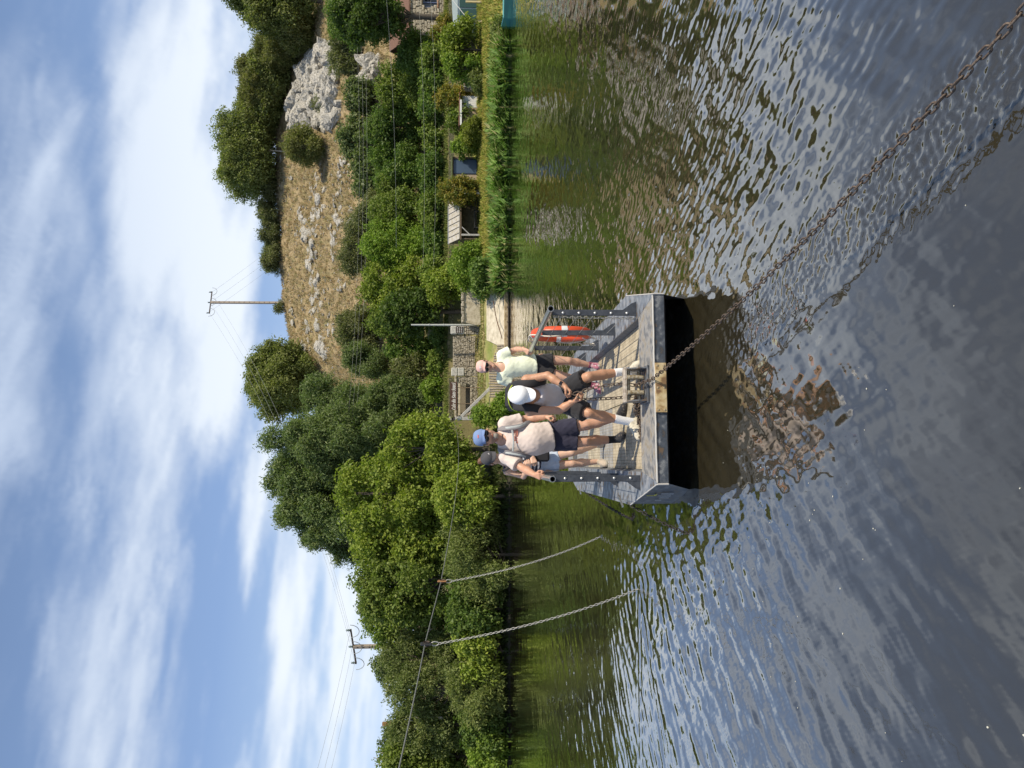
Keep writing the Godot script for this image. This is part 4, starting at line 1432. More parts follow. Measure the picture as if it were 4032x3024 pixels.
	for x in [-0.9, 0.7]:
		b = MB.new()
		b.box(at(Vector3(x, 0.3, 0)), Vector3(0.25, 0.05, 1.0), 0.01)
		put("bench", b.mesh(), mats["teal_light"], boat)
	# shaded stone house above the terrace
	var house := thing("stone_house", "shaded old stone house with a blue-framed window above the gardens", "house", Vector3(32.6, 4.3, -65))
	rubble(house, -2.2, 2.5, 0.0, 3.6, 0.4, mats["rubble"], 0.2, 0.34, Rect2(0.35, 1.25, 0.9, 1.25))
	b = MB.new()
	b.box(at(Vector3(0.15, 1.8, -2.6)), Vector3(4.7, 3.6, 4.4))
	put("walls", b.mesh(), mats["rubble"], house)
	b = MB.new()
	b.slab([Vector3(-2.5, 3.6, 0.3), Vector3(2.8, 3.6, 0.3), Vector3(2.8, 5.6, -2.4), Vector3(-2.5, 5.6, -2.4)], Vector3(0, 0.12, 0))
	b.slab([Vector3(-2.5, 3.6, -5.1), Vector3(2.8, 3.6, -5.1), Vector3(2.8, 5.6, -2.4), Vector3(-2.5, 5.6, -2.4)], Vector3(0, 0.12, 0))
	put("roof", b.mesh(), nmat("roof_tile", [[0.10, 0.055, 0.04], [0.20, 0.11, 0.08]], 0.02, 1.0, 0.9, 0.6), house)
	b = MB.new()
	b.box(at(Vector3(0.8, 1.9, -0.1)), Vector3(0.8, 1.15, 0.04))
	var win := put("window", b.mesh(), mat("dark_glass", 0.02, 0.025, 0.03, 0.06), house)
	for e in [[0.36, 0.1], [1.24, 0.1], [0.8, 0.05]]:
		b = MB.new()
		b.box(at(Vector3(e[0], 1.88, -0.05)), Vector3(e[1], 1.25, 0.08))
		put("window_frame", b.mesh(), mat("blue_frame", 0.12, 0.16, 0.30, 0.5), win)
	b = MB.new()
	b.box(at(Vector3(0.8, 1.2, 0.08)), Vector3(1.15, 0.1, 0.35), 0.02)
	put("window_sill", b.mesh(), mat("terracotta", 0.30, 0.15, 0.08, 0.8), win)


func chair(called: String, p: Vector3, turn: float, label: String) -> void:
	var t := thing(called, label, "chair", p, turn)
	var dark := mat("dark_paint", 0.02, 0.02, 0.022, 0.6)
	var b := MB.new()
	b.box(at(Vector3(0, 0.43, 0)), Vector3(0.44, 0.04, 0.44), 0.01)
	put("seat", b.mesh(), dark, t)
	b = MB.new()
	var arc := []
	for k in 11:
		var a := PI * k / 10.0
		arc.append(Vector3(cos(a) * 0.24, 0.55 + sin(a) * 0.4, -0.22))
	b.tube(arc, 0.02, 6)
	put("backrest", b.mesh(), dark, t)
	for s in [[-0.2, -0.2], [0.2, -0.2], [-0.2, 0.2], [0.2, 0.2]]:
		b = MB.new()
		b.bar(Vector3(s[0], 0, s[1]), Vector3(s[0], 0.42, s[1]), 0.03, 0.03)
		put("leg", b.mesh(), dark, t)


# ---------------------------------------------------------------- poles and wires
func wire(called: String, a: Vector3, e: Vector3, sag: float, r: float, label: String, m: Material, group := "") -> void:
	var b := MB.new()
	var pts := []
	for k in 25:
		var f := k / 24.0
		pts.append(a.lerp(e, f) - Vector3(0, sag * 4.0 * f * (1.0 - f), 0) - (a + e) * 0.5)
	b.tube(pts, r, 5, false)
	var o := put(called, b.mesh(), m, self, at((a + e) * 0.5))
	tag(o, label, "wire", group)


func utility_pole(p: Vector3, h: float, label: String, turn: float) -> void:
	var t := thing("utility_pole", label, "utility pole", p, turn)
	var b := MB.new()
	b.bar(Vector3(0, -0.5, 0), Vector3(0, h, 0), 0.36, 0.3, Vector3.FORWARD, 0.03)
	put("shaft", b.mesh(), mat("pole_concrete", 0.30, 0.25, 0.20, 0.85), t)
	b = MB.new()
	for k in 12:
		b.box(at(Vector3(0, h * 0.95 - k * h * 0.07, 0.156)), Vector3(0.11, 0.16, 0.012))
	put("step_holes", b.mesh(), mat("hole_dark", 0.05, 0.04, 0.035, 0.9), t)
	b = MB.new()
	b.bar(Vector3(-2.1, h - 0.15, 0), Vector3(2.1, h + 0.15, 0), 0.16, 0.14)
	put("crossarm", b.mesh(), mats["old_iron"], t)
	for x in [-2.0, 0.0, 2.0]:
		b = MB.new()
		b.lathe([Vector2(0.0, 0.0), Vector2(0.13, 0.02), Vector2(0.07, 0.12), Vector2(0.14, 0.2), Vector2(0.07, 0.3), Vector2(0.12, 0.38), Vector2(0.0, 0.46)], at(Vector3(x, h + 0.05 + x * 0.07, 0)), 8)
		put("insulator", b.mesh(), mat("porcelain", 0.10, 0.14, 0.14, 0.3), t)
		b = MB.new()
		var loop := []
		for k in 9:
			var a := PI * k / 8.0
			loop.append(Vector3(x + cos(a) * 0.75, h + x * 0.07 - sin(a) * 0.85, 0.15))
		b.tube(loop, 0.035, 5, false)
		put("jumper_wire", b.mesh(), mat("cable_grey", 0.25, 0.27, 0.28, 0.6), t)


func make_power_lines() -> void:
	var grey := mat("cable_grey", 0.25, 0.27, 0.28, 0.6)
	var pale := mat("cable_pale", 0.30, 0.31, 0.28, 0.7)
	utility_pole(Vector3(13.0, 33.2, -120), 11.3, "tall concrete utility pole on the crest of the dry hill", 0.5)
	utility_pole(Vector3(-26.4, 6.0, -75), 8.5, "utility pole half hidden behind the bank trees", -0.35)
	var rusty := thing("broken_pole", "rusty bare pole standing up out of the bank trees", "pole", Vector3(-25.55, 1.7, -56))
	var b := MB.new()
	b.bar(Vector3.ZERO, Vector3(0, 7.5, 0), 0.22, 0.22)
	put("shaft", b.mesh(), mat("orange_rust", 0.28, 0.15, 0.06, 0.9), rusty)
	for k in 3:
		var s := (k - 1) * 1.9
		var which: String = ["lowest", "middle", "highest"][k]
		wire("power_line", Vector3(13.0 + s * 0.88, 44.6 + s * 0.07, -120 - s * 0.48), Vector3(47.0 + s, 38.0, -190 + s), 1.5, 0.012, which + " of three wires running from the hilltop pole away behind the oaks", grey, "wires behind the crest")
		wire("power_line", Vector3(13.0 + s * 0.88, 44.6 + s * 0.07, -120 - s * 0.48), Vector3(-26.4 + s * 0.94, 14.6 + s * 0.07, -75 + s * 0.34), 2.2, 0.012, which + " of three wires from the hilltop pole to the half-hidden pole", grey, "wires between the two utility poles")
		wire("power_line", Vector3(-26.4 + s * 0.94, 14.6 + s * 0.07, -75 + s * 0.34), Vector3(-46.0 + s, 18.5, -52 + s * 0.5), 0.6, 0.012, which + " of three wires leaving the half-hidden pole towards the picture edge", grey, "wires beyond the half-hidden pole")
		wire("power_line", Vector3(-9.0, 14.3 - k * 0.35, -67.5), Vector3(44.0, 13.6 - k * 0.33, -66.5), 1.3, 0.008, ["highest", "middle", "lowest"][k] + " of three pale parallel wires crossing before the dry slope", pale, "parallel wires before the slope")
	wire("power_line", Vector3(11.0, 8.6, -60.0), Vector3(34.0, 9.4, -57.0), 0.3, 0.008, "single wire crossing before the trees above the gardens", grey)
	wire("power_line", Vector3(9.0, 6.2, -56.6), Vector3(34.0, 6.9, -56.0), 0.4, 0.007, "upper of two thin wires passing the shaded house", pale)
	wire("power_line", Vector3(9.0, 5.4, -56.6), Vector3(34.0, 5.95, -56.0), 0.4, 0.007, "lower of two thin wires passing the shaded house", pale)


# ---------------------------------------------------------------- the chain ferry
const FERRY_AT := Vector3(-0.035, 0.0, -6.77)
const FERRY_TURN := 6.0 * PI / 180.0


func ferry_point(r: float, y: float, b: float) -> Vector3:
	return FERRY_AT + Basis(Vector3.UP, FERRY_TURN) * Vector3(r, y, -b)


func make_ferry() -> void:
	var f := thing("chain_ferry", "flat blue-grey steel chain ferry carrying four people", "ferry", FERRY_AT, FERRY_TURN)
	var plate := nmat("gunwale_steel", [[0.15, 0.11, 0.08], [0.145, 0.165, 0.20], [0.20, 0.225, 0.265], [0.27, 0.29, 0.325], [0.34, 0.35, 0.37]], 0.014, 1.0, 0.42, 0.05, 0.25)
	var dark := nmat("bow_paint", [[0.13, 0.085, 0.05], [0.040, 0.048, 0.062], [0.060, 0.072, 0.092], [0.085, 0.095, 0.115], [0.20, 0.21, 0.22]], 0.013, 1.3, 0.45, 0.05)
	var post := nmat("post_paint", [[0.030, 0.036, 0.048], [0.055, 0.063, 0.078]], 0.02, 1.6, 0.5, 0.03)
	var gal := mat("zinc_pipe", 0.50, 0.50, 0.49, 0.28, 0.85)
	var bare := mat("bolt_zinc", 0.62, 0.62, 0.60, 0.35, 0.8)
	var G := 0.44
	var D := 0.36
	var L := 6.6
	# outline at gunwale height: (r, b)
	var outl := [[-0.88, 0.0], [-1.13, 1.2], [-1.13, 5.4], [-0.88, L], [0.88, L], [1.13, 5.4], [1.13, 1.2], [0.88, 0.0]]
	# hull sides, raked at both ends
	var b := MB.new()
	var low := [[-1.02, 0.95], [-1.13, 1.25], [-1.13, 5.35], [-1.02, 5.65], [1.02, 5.65], [1.13, 5.35], [1.13, 1.25], [1.02, 0.95]]
	for k in 8:
		var a: Array = outl[k]
		var c: Array = outl[(k + 1) % 8]
		var a2: Array = low[k]
		var c2: Array = low[(k + 1) % 8]
		if k in [3, 7]:
			continue
		var top := 0.425
		var p0 := Vector3(a[0], top, -a[1])
		var p1 := Vector3(c[0], top, -c[1])
		b.quad(p0, p1, Vector3(c2[0], -0.3, -c2[1]), Vector3(a2[0], -0.3, -a2[1]), Vector3((a[0] + c[0]) * 0.5, 0, -(a[1] + c[1]) * 0.5 + L * 0.5))
	# the raked corner panels meet the bow face
	for s in [-1.0, 1.0]:
		for e in [[0.0, 0.95, 1.2], [L, 5.65, 5.4]]:
			b.tri(Vector3(s * 0.88, 0.425, -e[0]), Vector3(s * 0.88, 0.33, -e[0]), Vector3(s * 1.02, -0.3, -e[1]), Vector3(s, 0, 0))
	for e in [[0.0, 2.3], [L, L - 2.3]]:
		b.quad(Vector3(-0.88, 0.33, -e[0]), Vector3(0.88, 0.33, -e[0]), Vector3(1.1, -0.3, -e[1]), Vector3(-1.1, -0.3, -e[1]), Vector3(0, -1, 0))
	put("hull", b.mesh(), dark, f)
	# gunwale plates on both sides, then the cross plates at bow and stern
	for s in [-1.0, 1.0]:
		b = MB.new()
		b.slab([Vector3(s * 0.78, G - 0.012, -0.62), Vector3(s * 0.865, G - 0.012, 0.0), Vector3(s * 0.885, G - 0.012, 0.0), Vector3(s * 1.14, G - 0.012, -1.2), Vector3(s * 1.14, G - 0.012, -5.4), Vector3(s * 0.885, G - 0.012, -L), Vector3(s * 0.78, G - 0.012, -L + 0.62)], Vector3(0, 0.012, 0))
		put("gunwale_plate", b.mesh(), plate, f)
		b = MB.new()
		b.quad(Vector3(s * 0.78, G - 0.013, -0.62), Vector3(s * 0.78, G - 0.013, -L + 0.62), Vector3(s * 0.76, D, -L + 0.62), Vector3(s * 0.76, D, -0.62), Vector3(-s, 0.2, 0))
		put("coaming", b.mesh(), nmat("coaming_steel", [[0.10, 0.105, 0.115], [0.16, 0.165, 0.175]], 0.012, 1.4, 0.6), f)
		# weld bead along the bow corner
		b = MB.new()
		b.tube([Vector3(s * 0.885, G - 0.004, 0.004), Vector3(s * 0.885, 0.335, 0.004)], 0.009, 6)
		put("weld_bead", b.mesh(), mat("weld_pale", 0.45, 0.44, 0.42, 0.7), f)
		b = MB.new()
		b.tube([Vector3(s * 0.885, G - 0.002, 0.0), Vector3(s * 1.138, G - 0.002, -1.2)], 0.007, 6)
		put("weld_bead", b.mesh(), mats["weld_pale"], f)
	var worn := nmat("worn_steel", [[0.15, 0.155, 0.16], [0.25, 0.25, 0.25], [0.36, 0.345, 0.32], [0.30, 0.26, 0.20]], 0.01, 1.5, 0.5, 0.08, 0.2)
	for e in [[0.0, 0.62, "bow_plate"], [L - 0.62, L, "stern_plate"]]:
		b = MB.new()
		var w0 := 0.864 if e[0] == 0.0 else 0.779
		var w1 := 0.779 if e[0] == 0.0 else 0.864
		b.slab([Vector3(-w0, G - 0.014, -e[0]), Vector3(w0, G - 0.014, -e[0]), Vector3(w1, G - 0.014, -e[1]), Vector3(-w1, G - 0.014, -e[1])], Vector3(0, 0.012, 0))
		put(e[2], b.mesh(), worn, f)
		b = MB.new()
		var bb: float = e[1] if e[0] == 0.0 else e[0]
		b.box(at(Vector3(0, (G + D) * 0.5 - 0.01, -bb - (0.004 if e[0] == 0.0 else -0.004))), Vector3(1.54, G - D - 0.02, 0.006))
		put("deck_step", b.mesh(), mats["coaming_steel"], f)
	b = MB.new()
	b.box(at(Vector3(0, 0.383, -0.012)), Vector3(1.76, 0.105, 0.024), 0.003)
	put("bow_face", b.mesh(), dark, f)
	b = MB.new()
	var edge := []
	for k in 33:
		edge.append(Vector3(-0.87 + k * 1.74 / 32.0, G - 0.002 + rng.randf_range(-0.002, 0.002), 0.004))
	b.tube(edge, 0.0085, 6)
	put("weld_bead", b.mesh(), mats["weld_pale"], f)
	# deck of tread plates: tan painted and bare grey ones
	var tan := nmat("deck_tan", [[0.30, 0.26, 0.19], [0.42, 0.365, 0.265], [0.48, 0.42, 0.31]], 0.008, 1.2, 0.7, 0.05)
	var greyp := nmat("deck_grey", [[0.19, 0.19, 0.19], [0.27, 0.27, 0.265], [0.34, 0.335, 0.32]], 0.01, 1.2, 0.6, 0.05)
	var cuts := [0.625, 1.75, 2.6, 3.6, 4.7, 5.97]
	for k in 5:
		for h in 2:
			b = MB.new()
			var x0 := -0.758 if h == 0 else 0.004
			b.box(at(Vector3(x0 + 0.377, D - 0.006, -(cuts[k] + cuts[k + 1]) * 0.5)), Vector3(0.75, 0.012, cuts[k + 1] - cuts[k] - 0.006))
			put("deck_plate", b.mesh(), greyp if k > 1 and (k + h) % 2 == 0 else tan, f)
	# tread bars stand up from the plates
	var mm := MB.new()
	for ib in 150:
		for ir in 40:
			var bb := 0.66 + ib * 0.035
			var rr := -0.74 + ir * 0.038
			if absf(rr) > 0.74 or bb > 5.9:
				continue
			var a := 0.785 if (ib + ir) % 2 == 0 else -0.785
			var u := Vector3(cos(a), 0, sin(a)) * 0.013
			var w := Vector3(-sin(a), 0, cos(a)) * 0.0036
			var p := Vector3(rr, D, -bb)
			mm.tri(p - u, p - w + Vector3(0, 0.0022, 0), p + u, Vector3.UP)
			mm.tri(p - u, p + w + Vector3(0, 0.0022, 0), p + u, Vector3.UP)
	var tr := put("tread_bars", mm.mesh(), tan, f)
	tr.set_meta("kind", "stuff")
	# railings
	for s in [-1.0, 1.0]:
		for k in 4:
			var bb := 0.70 + k * 1.19
			b = MB.new()
			b.box(at(Vector3(s * 0.845, (G + 1.31) * 0.5, -bb)), Vector3(0.062, 1.31 - G, 0.012), 0.002)
			b.box(at(Vector3(s * (0.845 + 0.028), (G + 1.31) * 0.5, -bb - 0.03)), Vector3(0.008, 1.31 - G, 0.06))
			var ps := put("rail_post", b.mesh(), post, f)
			b = MB.new()
			b.slab([Vector3(s * 0.877, G, -bb - 0.004), Vector3(s * 0.965, G, -bb - 0.004), Vector3(s * 0.945, G + 0.05, -bb - 0.004), Vector3(s * 0.877, G + 0.14, -bb - 0.004)], Vector3(0, 0, 0.009))
			put("gusset", b.mesh(), post, ps)
			if k == 0:
				for q in 5:
					b = MB.new()
					b.lathe([Vector2(0.014, 0), Vector2(0.013, 0.006), Vector2(0.006, 0.011), Vector2(0, 0.012)], turned(Vector3(s * 0.842, G + 0.10 + q * 0.165, -bb + 0.006), PI / 2), 10)
					put("bolt", b.mesh(), bare, ps)
		b = MB.new()
		b.tube([Vector3(s * 0.845, 1.345, -0.50), Vector3(s * 0.845, 1.345, -4.75)], 0.030, 16, false)
		b.tube([Vector3(s * 0.845, 1.345, -4.75), Vector3(s * 0.845, 1.345, -0.50)], 0.026, 16, false)
		b.lathe([Vector2(0.026, 0), Vector2(0.030, 0)], turned(Vector3(s * 0.845, 1.345, -0.50), PI / 2), 16)
		put("handrail", b.mesh(), gal, f)
		for q in 5:
			b = MB.new()
			var y := G + 0.10 + q * 0.165
			b.tube([Vector3(s * 0.838, y, -0.70), Vector3(s * 0.838, y, -4.28)], 0.0035, 5, false)
			put("rail_wire", b.mesh(), mat("wire_zinc", 0.34, 0.34, 0.33, 0.5, 0.5), f)
	# small cleats on the outer edge
	for e in [[-1.0, 1.35], [-1.0, 4.6]]:
		b = MB.new()
		b.bar(Vector3(e[0] * 1.10, G, -e[1]), Vector3(e[0] * 1.10, G + 0.07, -e[1]), 0.02, 0.02)
		b.bar(Vector3(e[0] * 1.16, G + 0.075, -e[1] + 0.10), Vector3(e[0] * 1.05, G + 0.075, -e[1] - 0.10), 0.018, 0.018)
		put("cleat", b.mesh(), gal, f)
	# marks on the raked corner panel
	var pa := Vector3(-0.88, 0.425, 0)
	var pb := Vector3(-1.13, 0.425, -1.2)
	var dir := (pb - pa).normalized()
	var nrm := Vector3(dir.z, 0.0, -dir.x)
	if nrm.x > 0:
		nrm = -nrm
	b = MB.new()
	for q in [[0.50, 0.22, 0.012, 0.12], [0.62, 0.22, 0.012, 0.12], [0.74, 0.20, 0.012, 0.10], [0.90, 0.22, 0.012, 0.06]]:
		b.box(Transform3D(Basis(dir, Vector3.UP, dir.cross(Vector3.UP)), pa + dir * q[0] + Vector3(0, q[1] - 0.425, 0) + nrm * 0.012), Vector3(q[2] * 2.0, q[3], 0.006))
	put("painted_mark", b.mesh(), mat("mark_grey", 0.42, 0.44, 0.46, 0.7), f)
	b = MB.new()
	b.box(Transform3D(Basis(dir, Vector3.UP, dir.cross(Vector3.UP)), pa + dir * 0.56 + Vector3(0, -0.10, 0) + nrm * 0.012), Vector3(0.09, 0.018, 0.006))
	b.box(Transform3D(Basis(dir, Vector3.UP, dir.cross(Vector3.UP)), pa + dir * 0.60 + Vector3(0, -0.06, 0) + nrm * 0.012), Vector3(0.018, 0.08, 0.006))
	put("painted_mark", b.mesh(), mat("mark_yellow", 0.50, 0.46, 0.10, 0.7), f)
	# wear plate on the bow face
	b = MB.new()
	b.box(at(Vector3(0.0, 0.385, 0.014)), Vector3(0.46, 0.105, 0.024), 0.004)
	var wear := put("wear_plate", b.mesh(), nmat("wear_timber", [[0.15, 0.08, 0.035], [0.38, 0.27, 0.13], [0.50, 0.40, 0.23], [0.55, 0.46, 0.29]], 0.009, 1.6, 0.6, 0.05), f)
	for x in [-0.205, 0.205, 0.0]:
		for y in [0.355, 0.415]:
			b = MB.new()
			b.lathe([Vector2(0.011, 0), Vector2(0.009, 0.004), Vector2(0, 0.005)], turned(Vector3(x, y, 0.026), PI / 2), 10)
			put("bolt", b.mesh(), mat("wear_bolt", 0.30, 0.24, 0.15, 0.6), wear)
	# fairlead: bracket with rollers that the chain runs through
	var fl := Vector3(0.06, G, -0.36)
	b = MB.new()
	b.box(at(fl + Vector3(0, 0.012, 0)), Vector3(0.36, 0.02, 0.32), 0.004)
	for s in [-1.0, 1.0]:
		b.slab([fl + Vector3(s * 0.150, 0.02, 0.15), fl + Vector3(s * 0.150, 0.02, -0.15), fl + Vector3(s * 0.150, 0.19, -0.10), fl + Vector3(s * 0.150, 0.19, 0.06), fl + Vector3(s * 0.150, 0.10, 0.14)], Vector3(s * 0.012, 0, 0))
	put("fairlead_bracket", b.mesh(), dark, f)
	b = MB.new()
	b.box(at(fl + Vector3(0, 0.20, -0.02)), Vector3(0.34, 0.03, 0.10), 0.006)
	put("fairlead_bridge", b.mesh(), nmat("worn_timber", [[0.20, 0.16, 0.12], [0.36, 0.31, 0.26], [0.50, 0.46, 0.40]], 0.02, 2.0, 0.8, 0.1), f)
	var brass := nmat("roller_bronze", [[0.22, 0.15, 0.07], [0.42, 0.36, 0.25], [0.52, 0.47, 0.37]], 0.02, 3.0, 0.4, 0.0, 0.4)
	for x in [-0.075, 0.075]:
		b = MB.new()
		b.tube([fl + Vector3(x, 0.03, 0.03), fl + Vector3(x, 0.185, 0.03)], 0.024, 12)
		put("roller", b.mesh(), brass, f)
	for y in [0.06, 0.165]:
		b = MB.new()
		b.tube([fl + Vector3(-0.14, y, -0.02), fl + Vector3(0.14, y, -0.02)], 0.018, 12)
		put("roller", b.mesh(), brass, f)
	# lifebuoy hung on the outside of the railing
	var lb := thing("lifebuoy", "orange lifebuoy with white bands hanging on the ferry railing", "lifebuoy", ferry_point(0.925, 1.02, 2.45), 2.5 * DEG + PI / 2)
	b = MB.new()
	var ring := []
	for k in 41:
		var a := TAU * k / 40.0
		ring.append(Vector3(cos(a), sin(a), 0) * 0.325)
	b.tube(ring, 0.066, 14, false)
	put("ring", b.mesh(), mat("buoy_orange", 0.62, 0.075, 0.02, 0.4), lb)
	for q in 4:
		b = MB.new()
		var arc := []
		for k in 5:
			var a := PI / 4 + PI * 0.5 * q + PI / 4 + (k - 2) * 0.05
			arc.append(Vector3(cos(a), sin(a), 0) * 0.325)
		b.tube(arc, 0.0685, 14, false)
		put("reflective_band", b.mesh(), mat("band_white", 0.62, 0.64, 0.66, 0.35), lb)
	b = MB.new()
	var rope := []
	for k in 65:
		var a := TAU * k / 64.0
		rope.append(Vector3(cos(a), sin(a), 0) * (0.405 + 0.035 * absf(sin(a * 2.0))) + Vector3(0, 0, 0.02 * sin(a * 4.0) - 0.05))
	b.tube(rope, 0.009, 6, false)
	put("grab_rope", b.mesh(), mat("white_rope", 0.62, 0.58, 0.50, 0.9), lb)
	b = MB.new()
	for e in [0.0, 0.9, 2.0]:
		var knot := []
		for k in 17:
			var a := TAU * k / 8.0
			knot.append(Vector3(0.28 + 0.012 * k + 0.03 * sin(a), -0.30 - 0.012 * k + 0.04 * cos(a + e), -0.085 - 0.01 * sin(a * 0.5 + e)))
		b.tube(knot, 0.008, 5, false)
	put("rope_coil", b.mesh(), mats["white_rope"], lb)
	# red notice hung on the rails behind the passengers
	var no := thing("notice_board", "small red notice hung low at the far end of the ferry", "notice", ferry_point(0.30, 0.72, 4.9), FERRY_TURN + 0.1)
	b = MB.new()
	b.box(turned(Vector3(0, 0.10, 0), 0, 0, 0.06), Vector3(0.34, 0.34, 0.012), 0.003)
	var board := put("panel", b.mesh(), mat("notice_red", 0.42, 0.045, 0.02, 0.5), no)
	b = MB.new()
	for k in 4:
		var x := -0.13
		while x < 0.11:
			var l := rng.randf_range(0.015, 0.05)
			b.box(at(Vector3(x + l * 0.5, 0.20 - k * 0.06, 0.009)), Vector3(l, 0.022, 0.004))
			x += l + rng.randf_range(0.008, 0.02)
	put("worn_marks", b.mesh(), mat("notice_yellow", 0.62, 0.45, 0.12, 0.6), board)
	b = MB.new()
	b.bar(Vector3(-0.12, -0.36, -0.02), Vector3(-0.12, -0.05, -0.02), 0.02, 0.02)
	b.bar(Vector3(0.12, -0.36, -0.02), Vector3(0.12, -0.05, -0.02), 0.02, 0.02)
	put("stand", b.mesh(), post, no)


# ---------------------------------------------------------------- chains
var link_meshes := {}


func link_mesh(pitch: float, r: float) -> ArrayMesh:
	var key := "%.4f_%.4f" % [pitch, r]
	if link_meshes.has(key):
		return link_meshes[key]
	# a link along x: two straight sides joined by half rounds
	var b := MB.new()
	var half := pitch * 0.5 + r
	var rad := pitch * 0.27
	var pts := []
	for k in 7:
		var a := -PI / 2 + PI * k / 6.0
		pts.append(Vector3(half - rad + cos(a) * rad, sin(a) * rad, 0))
	for k in 7:
		var a := PI / 2 + PI * k / 6.0
		pts.append(Vector3(-half + rad + cos(a) * rad, sin(a) * rad, 0))
	pts.append(pts[0])
	b.tube(pts, r, 6, false)
	link_meshes[key] = b.mesh()
	return link_meshes[key]


# places links along a path given in the parent's own axes
func lay_links(parent: Node3D, path: Array, pitch: float, r: float, m: Material) -> int:
	var mesh := link_mesh(pitch, r)
	var seg := 0
	var total := 0
	var here: Vector3 = path[0]
	var left := pitch * 0.5
	var at_pt := []
	for k in path.size() - 1:
		var a: Vector3 = path[k]
		var e: Vector3 = path[k + 1]
		var l := a.distance_to(e)
		var t := left
		while t <= l:
			at_pt.append([a.lerp(e, t / l), (e - a).normalized()])
			t += pitch
		left = t - l
	for k in at_pt.size():
		var x: Vector3 = at_pt[k][1]
		var up := Vector3.UP if absf(x.y) < 0.95 else Vector3.RIGHT
		var y := up.cross(x).normalized()
		var z := x.cross(y)
		var bs := Basis(x, y, z).rotated(x, (PI / 4) + (PI / 2 if k % 2 == 1 else 0.0) + rng.randf_range(-0.2, 0.2))
		put("link", mesh, m, parent, Transform3D(bs, at_pt[k][0]))
		total += 1
	return total


func curve(a: Vector3, e: Vector3, sag: Vector3, n := 40) -> Array:
	var pts := []
	for k in n + 1:
		var f := float(k) / n
		pts.append(a.lerp(e, f) + sag * 4.0 * f * (1.0 - f))
	return pts


